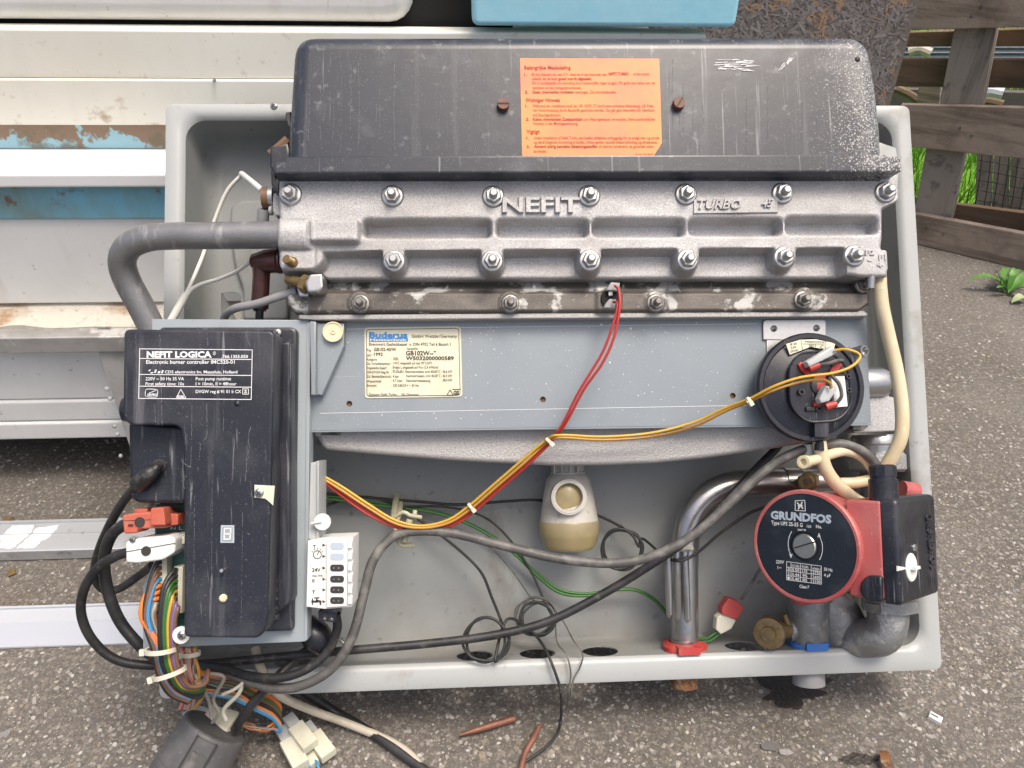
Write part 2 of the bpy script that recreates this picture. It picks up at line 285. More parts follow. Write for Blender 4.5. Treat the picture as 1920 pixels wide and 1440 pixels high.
    def build(s, name, m, parent=None, base=None, ang=35, smooth=True):
        me = bpy.data.meshes.new(name)
        b = base if base is not None else Vector()
        me.from_pydata([tuple(v - b) for v in s.v], [], s.f)
        ms = m if isinstance(m, (list, tuple)) else [m]
        for k in ms: me.materials.append(M[k])
        if len(ms) > 1: me.polygons.foreach_set('material_index', s.m)
        if smooth:
            me.polygons.foreach_set('use_smooth', [True] * len(me.polygons)); me.set_sharp_from_angle(angle=rad(ang))
        me.update()
        o = bpy.data.objects.new(name, me); COL.objects.link(o)
        if parent: o.parent = parent
        return o
def tag(o, label=None, cat=None, group=None, kind=None):
    if label: o['label'] = label
    if cat: o['category'] = cat
    if group: o['group'] = group
    if kind: o['kind'] = kind
    return o
class Thing:
    def __init__(s, name, label, cat, base, group=None):
        s.b = Vector(base); s.o = bpy.data.objects.new(name, None); COL.objects.link(s.o); s.o.location = s.b
        s.o.empty_display_size = .02; tag(s.o, label, cat, group)
    def part(s, name, mb, m, parent=None, label=None, ang=35, smooth=True):
        return tag(mb.build(name, m, parent or s.o, s.b, ang, smooth), label)
def solo(name, label, cat, mb, m, group=None, kind=None, ang=35, smooth=True):
    xs = [v.x for v in mb.v]; ys = [v.y for v in mb.v]; zs = [v.z for v in mb.v]
    b = Vector(((min(xs) + max(xs)) / 2, (min(ys) + max(ys)) / 2, min(zs)))
    o = mb.build(name, m, None, b, ang, smooth); o.location = b
    return tag(o, label, cat, group, kind)
def setting(name, mb, m, kind='structure'):
    o = mb.build(name, m); o['kind'] = kind; return o
def rrect(c, x, y, w, h, r, n=5):            # rounded rectangle outline, centre c, axes x, y, full size w, h
    out = []
    for sx, sy, a0 in ((1, 1, 0), (-1, 1, 90), (-1, -1, 180), (1, -1, 270)):
        for k in range(n + 1):
            a = rad(a0 + 90 * k / n)
            out.append(c + x * (sx * (w / 2 - r) + r * math.cos(a)) + y * (sy * (h / 2 - r) + r * math.sin(a)))
    return out
def rounded(pts, r, n=4, which=None):        # pixel polygon with rounded corners
    out = []; N = len(pts)
    for i in range(N):
        p0, p1, p2 = (Vector(pts[(i + d) % N][:2]) for d in (-1, 0, 1))
        ri = r[i] if isinstance(r, (list, tuple)) else r
        if ri <= 0: out.append(tuple(p1)); continue
        a = (p0 - p1); b = (p2 - p1); d = min(ri, a.length * .45, b.length * .45); a.normalize(); b.normalize()
        s_, e_ = p1 + a * d, p1 + b * d
        for k in range(n + 1):
            t = k / n; out.append(tuple(s_ * (1 - t) ** 2 + p1 * 2 * t * (1 - t) + e_ * t * t))
    return out
def pp(pts, h): return [P(x, y, h) for x, y in pts]
def pslab(mb, pts, h0, h1, bev=.0, r=0, nb=2, mi=0):
    if r and bev: bev = min(bev, r * .0005 * .7)
    if r: pts = rounded(pts, r)
    return mb.slab(pp(pts, h1), NZ, h1 - h0, bev, nb, mi)
def circ(px, py, h, rpx, n=24, ry=None):
    return [P(px + rpx * math.cos(2 * math.pi * k / n), py + (ry or rpx) * math.sin(2 * math.pi * k / n), h) for k in range(n)]
def W3(l): return [P(*p) for p in l]
MPP = lambda h: (D0 + RIM - h) / F           # metres per pixel at height h
# text ---------------------------------------------------------------
_tc = {}
def tmesh(s, bold, ext, shear=0):
    k = (s, bold, ext, shear)
    if k in _tc: return _tc[k]
    cu = bpy.data.curves.new('t', 'FONT'); cu.body = s; cu.size = 1; cu.offset = bold; cu.extrude = ext; cu.resolution_u = 2; cu.shear = shear
    if ext and ext > .02: cu.bevel_depth = .02; cu.bevel_resolution = 0
    ob = bpy.data.objects.new('t', cu); me = bpy.data.meshes.new_from_object(ob)
    vs = [v.co.copy() for v in me.vertices]; fs = [list(p.vertices) for p in me.polygons]
    bpy.data.objects.remove(ob); bpy.data.meshes.remove(me); bpy.data.curves.remove(cu)
    _tc[k] = (vs, fs); return _tc[k]
def text(mb, s, fr, x, y, hp, wp=None, bold=.0, mi=0, dy=0, ext=0, n=None, shear=0):
    """fr(px,py)->world; x,y = pixel of the baseline start, hp = cap height and wp = width in pixels"""
    vs, fs = tmesh(s, bold, 0.05 if ext else 0, shear)
    if not vs: return
    x0 = min(v.x for v in vs); x1 = max(v.x for v in vs); cap = .70
    wp = wp or hp * (x1 - x0) / cap * .95
    o = fr(x, y); X = fr(x + wp, y + dy) - o; Y = fr(x, y - hp) - o
    n = n or NZ
    mb.add([o + X * ((v.x - x0) / (x1 - x0)) + Y * (v.y / cap) + n * (v.z / .07 * ext if ext else 0) for v in vs], fs, mi)
def line(mb, fr, x0, y0, x1, y1, w=1.2, mi=0):
    a, b = Vector((x0, y0)), Vector((x1, y1)); d = (b - a).normalized(); p = Vector((-d.y, d.x)) * w / 2
    q = [a - d * w / 2 - p, b + d * w / 2 - p, b + d * w / 2 + p, a - d * w / 2 + p]
    mb.add([fr(*v) for v in q], [(0, 3, 2, 1)], mi)
def frp(h): return lambda x, y: P(x, y, h)
#==================================================================== SETTING
mb = MB(); N = 60
mb.add([(-30, -30, 0), (30, -30, 0), (30, 40, 0), (-30, 40, 0)], [(0, 1, 2, 3)])
ground = setting('ground', mb, 'asphalt')
# aggregate stones set in the asphalt
def chip_mesh(seed):
    rnd = random.Random(seed); n = rnd.choice((5, 6, 7)); a0 = rnd.random() * 6
    el = rnd.uniform(.5, .9)
    ring = [(math.cos(a0 + 6.283 * k / n + rnd.uniform(-.3, .3)) * rnd.uniform(.75, 1.1), math.sin(a0 + 6.283 * k / n) * el * rnd.uniform(.75, 1.1)) for k in range(n)]
    vs = [(x, y, -.15) for x, y in ring] + [(x * .8, y * .8, .16 + rnd.uniform(-.05, .07)) for x, y in ring] + [(0, 0, .24)]
    fs = [(k, (k + 1) % n, n + (k + 1) % n, n + k) for k in range(n)] + [(n + k, n + (k + 1) % n, 2 * n) for k in range(n)]
    return vs, fs
chips = [chip_mesh(i) for i in range(14)]
cm = []
for vs, fs in chips:
    me = bpy.data.meshes.new('stone'); me.from_pydata(vs, [], fs); me.materials.append(M['chip']); cm.append(me)
rnd = random.Random(3)
def hidden(x, y):                            # inside the tray footprint on screen
    return False
big = []; small = MB()
while len(big) < 300:
    px, py = rnd.choice([(rnd.uniform(0, 1920), rnd.uniform(1270, 1440)), (rnd.uniform(1740, 1920), rnd.uniform(620, 1440)), (rnd.uniform(0, 280), rnd.uniform(1050, 1440)), (rnd.uniform(0, 1920), rnd.uniform(1320, 1440))])
    g = G(px, py); r = rnd.uniform(.0026, .0046) * (1.5 if rnd.random() < .08 else 1)
    o = bpy.data.objects.new('stone', rnd.choice(cm)); COL.objects.link(o); o.parent = ground
    o.location = (g.x, g.y, 0); o.scale = (r, r, r * .55); o.rotation_euler = (rnd.uniform(-.12, .12), rnd.uniform(-.12, .12), rnd.uniform(0, 6.28)); big.append(o)
for i in range(40000):
    if i < 31000:
        px, py = rnd.uniform(-60, 1980), rnd.uniform(820, 1500)
        g = G(px, py)
    else:
        g = G(rnd.uniform(1690, 1990), rnd.uniform(420, 1300))
    t = rnd.random(); r = (.0007 + .0034 * t ** 4) * (1.15 if g.y > 1.0 else 1)
    vs, fs = chips[rnd.randrange(14)]; a = rnd.uniform(0, 6.28); ca, sa = math.cos(a), math.sin(a)
    small.add([(g.x + (v[0] * ca - v[1] * sa) * r, g.y + (v[0] * sa + v[1] * ca) * r, v[2] * r * .7 + .0001) for v in vs], fs, rnd.choice((0, 0, 1, 1, 1, 2, 2, 3, 4)))
o = small.build('gravel_aggregate', ['chip%d' % k for k in range(5)], ground, smooth=False); o['kind'] = 'stuff'

# lawn behind the fence
mb = MB(); mb.add([(-6, 1.98, .012), (12, 1.98, .012), (12, 20, .012), (-6, 20, .012)], [(0, 1, 2, 3)])
setting('lawn', mb, 'grass')
mb = MB()
for i in range(14000):
    x, y = rnd.uniform(.8, 3.6), 1.97 + rnd.random() ** 1.5 * 2.8; hh = rnd.uniform(.03, .09); a = rnd.uniform(0, 6.28); wv = Vector((math.cos(a), math.sin(a), 0)) * .0025
    b = Vector((x, y, .01)); t = b + Vector((rnd.uniform(-.03, .03), rnd.uniform(-.03, .03), hh)); mid = (b + t) / 2 + Vector((0, 0, hh * .15))
    mb.add([b - wv, b + wv, mid + wv * .8, mid - wv * .8, t], [(0, 1, 2, 3), (3, 2, 4)])
tag(mb.build('grass', 'grass', smooth=False), 'bright green grass behind the pallet fence', 'grass', kind='stuff')
# puddle stains
def blob(cx, cy, rx, ry, seed, z=.004, n=60, amp=.35):
    pts = []
    for k in range(n):
        a = 2 * math.pi * k / n; d = 1 + amp * noise.noise(Vector((math.cos(a) * 2.2, math.sin(a) * 2.2, seed))) + .12 * noise.noise(Vector((math.cos(a) * 9, math.sin(a) * 9, seed)))
        pts.append(G(cx + rx * d * math.cos(a), cy + ry * d * math.sin(a), z))
    return pts
mb = MB(); p = blob(1480, 1290, 66, 34, 3.3, .0011, 160, .75); mb.add(p, [tuple(range(len(p) - 1, -1, -1))])
solo('puddle', 'black wet patch on the ground under the tray below the red pump', 'puddle', mb, 'oil')
mb = MB(); p = blob(1610, 1424, 34, 11, 8.1, .0010, 60, .5); mb.add(p, [tuple(range(len(p) - 1, -1, -1))])
solo('puddle', 'small brown wet patch at the bottom edge beside a rusty ring', 'puddle', mb, 'oil')

#==================================================================== STACK OF PANELS (left, behind)
def zr(py, Y, px=180): return BY(px, py, Y).z
def Yr(py, z, px=180): return G(px, py, z).y
def xr(px, Y, py=300): return BY(px, py, Y).x
XL = -1.5
def bar(name, label, cat, x0, x1, Y0, Y1, z0, z1, m, bev=.003, extra=None, group=None, r=.0):
    mb = MB(); c = Vector(((x0 + x1) / 2, Y0, (z0 + z1) / 2))
    o = rrect(c, Vector((1, 0, 0)), Vector((0, 0, 1)), x1 - x0, z1 - z0, max(r, bev * 1.4), 5)
    mb.slab(o, Vector((0, -1, 0)), Y1 - Y0, bev, 4)
    if extra: extra(mb)
    return solo(name, label, cat, mb, m, group)
def XE(px, Y): return xr(px, Y)
YA = 1.08
zA = zr(43, YA)
bar('foam_board', 'white panel along the top edge of the photo, above the long cream panel', 'panel', XL, xr(775, YA, 30), YA, YA + .022, zA, zA + .16, 'white', .022, r=.032)
bar('foam_board', 'bright blue panel lying at the top edge, right of the dark gap', 'panel', xr(885, 1.05, 30), xr(1383, 1.05, 30), 1.05, 1.5, zr(51, 1.05, 1100), zr(51, 1.05, 1100) + .16, 'bluefoam', .006, r=.007)
# added black sheet paints the shade inside the gap
mb = MB(); mb.box((XL, 1.105, zA - .08), (xr(960, 1.13, 20), 1.14, zA + .22)); solo('sheet', 'added black sheet standing for the shade in the gap between white and blue panels', 'sheet', mb, 'dark')
YC = 1.06
zc0, zc1, zc2 = zr(235, YC), zr(149, YC), zr(54, YC + .004)
t = Thing('cladding_board', 'long cream panel with a folded seam and brown stains on its lower half', 'panel', (-.4, YC, zc0))
xC = xr(1328, YC, 60)
m1 = MB(); m1.slab(rrect(Vector(((XL + xC) / 2, YC + .004, (zc1 + zc2) / 2)), Vector((1, 0, 0)), Vector((0, 0, 1)), xC - XL, zc2 - zc1 - .001, .004), Vector((0, -1, 0)), .03, .0025, 3); t.part('upper_sheet', m1, 'cream')
m1 = MB(); m1.slab(rrect(Vector(((XL + xC) / 2, YC, (zc0 + zc1) / 2)), Vector((1, 0, 0)), Vector((0, 0, 1)), xC - XL, zc1 - zc0, .004), Vector((0, -1, 0)), .4, .002, 3); t.part('lower_sheet', m1, 'cream')
m1 = MB(); q = BY(402, 150, YC - .001); m1.lathe(q, Vector((0, -1, 0)), [(0, .0022), (.003, .0018), (.005, .0007)], 8); t.part('screw', m1, 'zinc_dull')
zD = zr(278, YC + .012)
xT = xr(500, YC)
bar('foam_board', 'flaking blue and brown board just above the bright white bar', 'panel', XL, xT, YC + .012, YC + .4, zD, zc0 - .001, 'bluerot', .001)
# white bar: lit top and grey front
zE = zD - .001; YE = Yr(326, zE)
xE = xr(470, YE)
bar('white_bar', 'bright white aluminium bar lying left of the grey tray', 'bar', XL, xr(330, YE), YE, YC + .4, zr(352, YE), zE, 'whiteclean', .003)
YG = YE + .012; zG1 = zr(352, YE) - .001; zG0 = zr(410, YG)
bar('foam_board', 'dirty blue board with brown spots under the bright white bar', 'panel', XL, xT, YG, YC + .3, zG0, zG1, 'bluedirt', .001)
YH = YG + .004; zH = zr(568, YH)
bar('cladding_board', 'white panel with thin brown streaks between blue board and metal profile', 'panel', XL, xT, YH, YC + .3, zH, zG0 - .001, 'white', .002)
# rotten ledge
zJ = zr(606, YH - .025) ; 
mb = MB()
L = []
for j in range(7):
    row = []
    for i in range(90):
        x = XL + (xT - XL) * i / 89; t_ = j / 6
        row.append(Vector((x, YH + .01 - .045 * t_ + .004 * noise.noise(Vector((x * 18, t_ * 3, 0))), zH - .001 - .016 * math.sin(t_ * 1.6) + .005 * noise.noise(Vector((x * 14, t_ * 5, 4))))))
    L.append(row)
bk = [Vector((v.x, v.y, v.z - .02)) for v in L[-1]]
mb.rings(L + [bk], False, False, closed=False)
solo('foam_strip', 'crumbling brown stained foam strip lying on the metal profile', 'foam', mb, 'ledge')
# slotted aluminium profile, with strut
zJ = zH - .020; YJ0 = Yr(632, zJ); YJ1 = YH + .02; zJ0 = zr(661, YJ0)
t = Thing('metal_frame', 'dirty aluminium frame with slotted rail and slanted leg left of the black box', 'frame', (xr(150, YJ0), YJ0, 0))
mb = MB(); xJ = xr(300, YJ0, 640)
sl_c = (G(200, 613, zJ) + G(212, 616, zJ)) / 2
hole = [G(x, y, zJ) for x, y in ((178, 619), (206, 619), (226, 607), (196, 608))]
mb.holed([Vector((XL, YJ0 + .002, zJ)), Vector((xJ, YJ0 + .002, zJ)), Vector((xJ, YJ1, zJ)), Vector((XL, YJ1, zJ))], [hole], th=.003, n=Vector((0, 0, 1)))
mb.slab(rrect(Vector(((XL + xJ) / 2, YJ0, (zJ + zJ0) / 2)), Vector((1, 0, 0)), Vector((0, 0, 1)), xJ - XL, zJ - zJ0 + .0002, .0028), Vector((0, -1, 0)), .004, .002, 3)
t.part('rail', mb, 'alu_dirty')
mb = MB()
for i in range(4): mb.tube([hole[i], hole[(i + 1) % 4]], .0011, 6, 1)
t.part('slot_rim', mb, 'alu')
Ya = YJ0 + .006; a1, a2 = BY(183, 655, Ya), BY(232, 655, Ya); b1, b2 = G(247, 1010, .01), G(300, 1010, .01)
b1.y = b2.y = Ya - .05
mb = MB(); fn = (a2 - a1).cross(b1 - a1).normalized(); fn = fn if fn.y < 0 else -fn
mb.slab([a1, a2, b2, b1], fn, .004, .0008); e1 = (a2 - a1) * .09
mb.slab([a2, a2 + e1, b2 + e1, b2], (fn + Vector((.0, 0, 0))), .03, .0005)
t.part('leg', mb, 'alu_dirty')
mb = MB()
for px, py, r in ((200, 730, .004), (206, 748, .0035), (214, 800, .003), (220, 815, .0035), (226, 855, .003)):
    mb = MB(); q = ipl(px, py, a1, fn); mb.lathe(q - fn * .001, fn, [(0, r), (.002, r * .8), (.003, r * .3)], 10); t.part('rivet', mb, 'alu')
# lower white panels
YK = YJ0 + .016; zk = [zr(y, YK) for y in (658, 752, 790, 822)]
t = Thing('cladding_board', 'white stepped panel with grey grime above the dark shaded ground', 'panel', (-.9, YK, zk[3]))
for i, (nm, dy, gp) in enumerate((('upper_sheet', .006, .0), ('middle_sheet', .003, .0), ('lower_sheet', .0, .001))):
    m1 = MB(); z1, z0 = zk[i] - .0015, zk[i + 1]
    m1.slab(rrect(Vector(((XL + xT) / 2, YK + dy, (z0 + z1) / 2)), Vector((1, 0, 0)), Vector((0, 0, 1)), xT - XL, z1 - z0, .0045), Vector((0, -1, 0)), .5, .003, 3); t.part(nm, m1, 'white')
mb = MB(); mb.box((XL, YK + .42, .0), (xT, YK + .47, zk[3] - .002)); mb.box((XL + .2, YK + .1, 0), (XL + .3, YK + .4, zk[3] - .002)); mb.box((xT - .06, YK + .25, 0), (xT, YK + .4, zk[3] - .002))
solo('timber', 'dark timbers under the stacked white panels', 'timber', mb, 'wood2')
mb = MB(); mb.box((XL, YC + .45, .0), (xr(1250, YC + .45), YC + .5, zc0)); solo('sheet', 'dark backing sheet behind the stacked panels', 'sheet', mb, 'dark')
# rails on the ground
def rail(label, ytop, yf, yb, ztop, xe, m):
    Y0 = Yr(yf, ztop, 100); Y1 = Yr(ytop, ztop, 100); mb = MB(); xx = G(xe, yf, ztop).x
    mb.slab(rrect(Vector(((XL + xx) / 2, Y0, ztop / 2 + .001)), Vector((1, 0, 0)), Vector((0, 0, 1)), xx - XL, ztop, .0025), Vector((0, -1, 0)), Y1 - Y0, .0015, 3)
    mb.box((XL, Y0 + (Y1 - Y0) * .55, ztop + .0005), (xx, Y0 + (Y1 - Y0) * .57, ztop + .0025)); mb.box((XL, Y1 - .004, ztop), (xx, Y1, ztop + .004))
    return solo('aluminium_rail', label, 'rail', mb, m)
rail('scratched aluminium rail with worn white paint, the farther of two on the ground', 978, 1033, 1055, .018, 330, 'alu')
zt_ = .020; y_b, y_0, y_1 = Yr(1213, .001, 100), Yr(1168, zt_, 100), Yr(1137, zt_, 100); xx = G(290, 1168, zt_).x; mb = MB()
sec = [(y_1, .001), (y_1, zt_ + .003), (y_1 - .003, zt_ + .003), (y_1 - .003, zt_), (y_0 + .002, zt_), (y_0 + .001, zt_ + .001), (y_0, zt_), (y_b + .0005, .003), (y_b, .001)]
mb.rings([[Vector((x, a, b)) for a, b in sec] for x in (XL, xx)])
solo('aluminium_rail', 'clean pale aluminium rail on the ground, nearest the camera on the left', 'rail', mb, 'railwhite')
# worn paint patch on far rail
mb = MB(); zt = .0215
rp_s = random.Random(4)
for base_ in ([(0, 1027), (0, 1006), (22, 986), (62, 985), (58, 1000), (40, 1014), (24, 1028)], [(30, 1028), (50, 1012), (70, 990), (112, 984), (100, 1000), (78, 1014), (62, 1027)]):
    q = []
    for k in range(len(base_)):
        a, b = base_[k], base_[(k + 1) % len(base_)]
        for t_ in range(6): q.append(G(a[0] + (b[0] - a[0]) * t_ / 6 + rp_s.uniform(-2.2, 2.2), a[1] + (b[1] - a[1]) * t_ / 6 + rp_s.uniform(-1, 1), .0196))
    mb.slab(q, Vector((0, 0, 1)), .0006)
solo('paint_patch', 'flaking white paint patch on the farther aluminium rail', 'paint', mb, 'paper')

#==================================================================== PARTICLE BOARD
YO = 1.42
o_b = BY(1300, 0, YO); xo0, xo1 = BY(1280, 0, YO).x, BY(1707, 60, YO).x
t = Thing('particle_board', 'grey weathered particle board standing behind the black hood', 'board', (xo0, YO, 0))
mb = MB(); mb.box((xo0 - .3, YO, 0), (xo1, YO + .018, 1.1)); t.part('board_core', mb, 'osb')
mb = MB()
for i in range(11000):
    x = rnd.uniform(xo0 - .1, xo1 - .012); z = rnd.uniform(.28, .78); a = rnd.uniform(0, 3.14); Lh, wh = rnd.uniform(.003, .013), rnd.uniform(.0008, .0032)
    d = Vector((math.cos(a), 0, math.sin(a))) * Lh; e = Vector((-math.sin(a), 0, math.cos(a))) * wh; yy = YO - rnd.uniform(.0003, .0012); c = Vector((x, yy, z))
    tp = Vector((0, rnd.uniform(-.0003, .0003), 0))
    n3 = noise.noise(Vector((x * 14, z * 14, 0)))
    mi = 3 if n3 > .22 and rnd.random() < .35 else rnd.choice((0, 0, 1, 2, 4, 4))
    mb.add([c - d - e * .7, c - d * .9 + e * .8, c + d + e * .6 + tp, c + d * .95 - e * .9 + tp], [(0, 3, 2, 1)], mi)
o = t.part('wood_strand', mb, ['osb%d' % k for k in range(5)], smooth=False); o['kind'] = 'stuff'

#==================================================================== PALLET FENCE
fa, fb = G(1723, 460), G(1920, 507); fd = (fb - fa).normalized(); fnn = Vector((fd.y, -fd.x, 0)); fnn = fnn if fnn.dot(CAM - fa) > 0 else -fnn
def FP(px, py, off): return ipl(px, py, fa - fnn * off, fnn)
t = Thing('pallet_fence', 'weathered wooden pallet standing upright as a fence on the right', 'pallet', fa)
def plank(nm, pts, off, th, m, ext=0):
    mb = MB(); mb.slab([FP(x, y, off) for x, y in pts], fnn, th, .002, 2); return t.part(nm, mb, m)
plank('plank', [(1700, -60), (2080, -70), (2080, 47), (1700, 57)], 0, .018, 'wood')
plank('plank', [(1694, 61), (2080, 50), (2080, 86), (1690, 88)], .085, .018, 'wood2')
plank('plank', [(1684, 110), (2080, 112), (2080, 168), (1674, 162)], .085, .018, 'wood2')
plank('plank', [(1690, 196), (2080, 206), (2080, 316), (1690, 274)], 0, .018, 'wood')
plank('plank', [(1775, 381), (2080, 420), (2080, 470), (1770, 420)], .085, .018, 'wood2')
plank('plank', [(1700, 398), (2080, 468), (2080, 545), (1700, 454)], 0, .018, 'wood')
plank('bearer', [(1796, 20), (1874, 20), (1838, 215), (1758, 213)], .020, .06, 'wood3')
plank('bearer', [(1740, 262), (1812, 268), (1781, 420), (1712, 408)], .020, .06, 'wood3')
plank('bearer', [(1990, -20), (2060, -20), (2040, 500), (1975, 500)], .020, .06, 'wood3')
mb = MB()
for px, py in ((1822, 30), (1840, 12), (1800, 240), (1822, 255), (1740, 425), (1770, 438)): mb.lathe(FP(px, py, 0), fnn, [(-.001, .0035), (.0012, .003)], 8)
t.part('nail_head', mb, 'zinc_dull')
# things seen through it
mb = MB(); mb.slab([FP(x, y, .7) for x, y in ((1640, 166), (2080, 178), (2080, 262), (1640, 246))], fnn, .03, .002); solo('timber', 'dark timber lying behind the second gap of the pallet', 'timber', mb, 'osb2')
t = Thing('netting_panel', 'dark wooden panel with green netting behind the lower gap of the pallet', 'panel', FP(1830, 400, .16))
mb = MB(); 
for i in range(7):
    x0 = 1838 + i * 32; mb.slab([FP(x0 - 6, 285, .24), FP(x0 + 24, 285, .24), FP(x0 + 18, 420, .24), FP(x0 - 12, 420, .24)], fnn, .012)
t.part('slat', mb, 'wood3')
mb = MB()
for i in range(8): mb.tube([FP(1842 + i * 17, 285, .17), FP(1836 + i * 17, 340, .168), FP(1824 + i * 17, 410, .17)], .0012, 5, 3)
for j in range(7): mb.tube([FP(1834, 300 + j * 19, .17), FP(1870, 306 + j * 19, .168), FP(1960, 324 + j * 19, .17)], .0012, 5, 3)
t.part('net', mb, 'net')
mb = MB(); Q = [];
for i in range(40):
    a = i / 39; Q.append([FP(1670 + 300 * a, 70, .75) + fnn * (.008 * math.sin(i * 2.0)), FP(1670 + 300 * a, 190, .75) + fnn * (.008 * math.sin(i * 2.0))])
Qh = []
for j in range(16):
    py = 75 + 38 * j / 15; Qh.append([FP(1660, py, .75) + fnn * (.01 * math.sin(j * 1.6)), FP(1990, py, .75) + fnn * (.01 * math.sin(j * 1.6))])
mb.rings(Qh, False, False, closed=False)
solo('corrugated_sheet', 'pale corrugated sheet seen through the upper gap of the pallet', 'sheet', mb, 'corr')
for lb_, (x0, y0, x1, y1) in (('dark log seen left of the short pale board through the pallet', (1680, 166, 1722, 188)), ('dark log beside the pale can behind the pallet bearer', (1835, 190, 1880, 196))):
    mb = MB(); mb.tube([FP(x0, y0, .55), FP((x0 + x1) / 2, (y0 + y1) / 2 - 2, .55), FP(x1, y1, .55)], .012, 8, 4); solo('firewood', lb_, 'wood', mb, 'wood2', 'logs behind the pallet')
mb = MB(); mb.slab([FP(x, y, .45) for x, y in ((1722, 160), (1765, 160), (1760, 200), (1718, 200))], fnn, .02, .002); solo('board', 'short pale board behind the left gap of the pallet', 'board', mb, 'wood')
mb = MB(); mb.tube([FP(1835, 180, .6), FP(1855, 172, .6), FP(1880, 176, .6)], .018, 10, 4); solo('can', 'pale metal can seen through the pallet beside the bearer', 'can', mb, 'corr')
mb = MB(); mb.tube([FP(1705, 98, .6), FP(1725, 93, .6), FP(1745, 100, .6)], .014, 10, 4); solo('bag', 'cream bag seen through the uppermost gap of the pallet', 'bag', mb, 'beige')
mb = MB(); mb.box(tuple(FP(1690, 190, 1.3) + Vector((-.6, 0, -.2))), tuple(FP(1690, 190, 1.3) + Vector((2.5, .1, .15)))); solo('shed_base', 'dark brown timber base in the yard beyond the pallet', 'timber', mb, 'wood2')
# weed
g0 = G(1885, 552)
t = Thing('weed', 'green leafy weed growing at the foot of the pallet', 'plant', g0)
def leaf(a, b, wv, up, m='leaf'):
    mb = MB(); n = 7; Lr = []; d = (b - a); s_ = d.cross(Vector((0, 0, 1))).normalized()
    for i in range(n):
        u = i / (n - 1); c = a + d * u + Vector((0, 0, up * math.sin(u * math.pi))); ww = wv * math.sin(math.pi * min(u * .85 + .1, 1)) ** .8 * (1 if i < n - 1 else .1)
        Lr.append([c - s_ * ww + Vector((0, 0, ww * .3)), c, c + s_ * ww + Vector((0, 0, ww * .3))])
    mb.rings(Lr, False, False, closed=False); t.part('leaf', mb, m)
for (x0, y0, x1, y1, wv, up) in ((1885, 545, 1812, 527, .012, .03), (1885, 545, 1860, 515, .011, .03), (1885, 548, 1905, 510, .012, .035), (1890, 550, 1940, 520, .014, .03), (1890, 550, 1935, 545, .015, .02), (1888, 550, 1868, 540, .009, .012), (1885, 547, 1850, 530, .010, .025), (1890, 548, 1890, 522, .012, .03), (1875, 545, 1880, 505, .01, .03)):
    leaf(G(x0, y0, .004), G(x1, y1, .01 + rnd.uniform(0, .02)), wv * .72, up * .8)
leaf(G(1925, 560, .01), G(1896, 568, .004), .010, .01, 'leafpale')
mb = MB(); mb.tube([G(1880, 545, .01), G(1875, 520, .05), G(1866, 505, .07)], .001, 5, 4); t.part('stem', mb, 'leaf')
# ground litter
def gobj(name, label, cat, pts, m, z=.004, th=.003, bev=.0005, group=None):
    mb = MB(); mb.slab([G(x, y, z) for x, y in pts], Vector((0, 0, 1)), th, bev); return solo(name, label, cat, mb, m, group)
mb = MB(); a, b = G(1743, 1337, .006), G(1767, 1350, .006); d = (b - a).normalized(); s_ = d.cross(Vector((0, 0, 1)))
mb.slab([a + s_ * .0045, b + s_ * .0045, b - s_ * .0045, a - s_ * .0045], Vector((0, 0, 1)), .006, .0012, 3); 
t = Thing('wall_plug', 'small white plastic plug on the asphalt at lower right', 'plug', G(1755, 1344)); t.part('sleeve', mb, 'whiteplastic')
mb = MB(); mb.obox(a + (b - a) * .38 + Vector((0, 0, .0004)), (b - a) * .28, s_ * .0006, Vector((0, 0, .0004))); t.part('slit', mb, 'ink')
mb = MB(); mb.tube([G(862, 1378, .007), G(905, 1365, .008), G(965, 1347, .007)], .0045, 12, 4, rr=[.0015, .0036, .0040])
solo('copper_pipe', 'short bare copper pipe piece lying flat on the asphalt', 'pipe', mb, 'copper')
mb = MB(); mb.tube([G(1012, 1360, .008), G(1000, 1385, .009), G(985, 1412, .009), G(975, 1450, .008)], .0045, 12, 4, rr=[.0028, .0038, .0030, .0036])
solo('copper_pipe', 'bent copper sensor tube beside the end of the black wire', 'pipe', mb, 'copper')
mb = MB(); mb.lathe(G(1662, 1428, .006), Vector((.8, -.2, .35)), [(-.005, .008), (-.005, .011), (.005, .011), (.005, .008)], 20, 0, False, False)
solo('rusty_ring', 'rusty brown ring on the ground at the bottom edge of the photo', 'ring', mb, 'rust')
gobj('dry_leaf', 'small ochre leaf flake between the two aluminium rails', 'leaf', [(14, 1068), (28, 1066), (29, 1074), (15, 1080)], 'brass')
gobj('dry_leaf', 'small ochre leaf flake beyond the farther aluminium rail', 'leaf', [(6, 970), (24, 967), (25, 975), (8, 976)], 'brass')
gobj('flat_stone', 'flat bluish grey stone on the asphalt near the bottom edge', 'stone', rounded([(1425, 1395), (1445, 1388), (1465, 1398), (1455, 1408), (1430, 1405)], 6), 'chip2', .003)
gobj('flat_stone', 'pale angular stone right beside the flat bluish stone', 'stone', rounded([(1460, 1405), (1478, 1403), (1490, 1412), (1475, 1416), (1462, 1413)], 3), 'chip3', .003)

#==================================================================== THE BOILER
BASE = G(1290, 1300)
B = Thing('gas_boiler', 'opened wall gas boiler leaning back in its pale grey metal tray', 'boiler', BASE)
bp = B.part
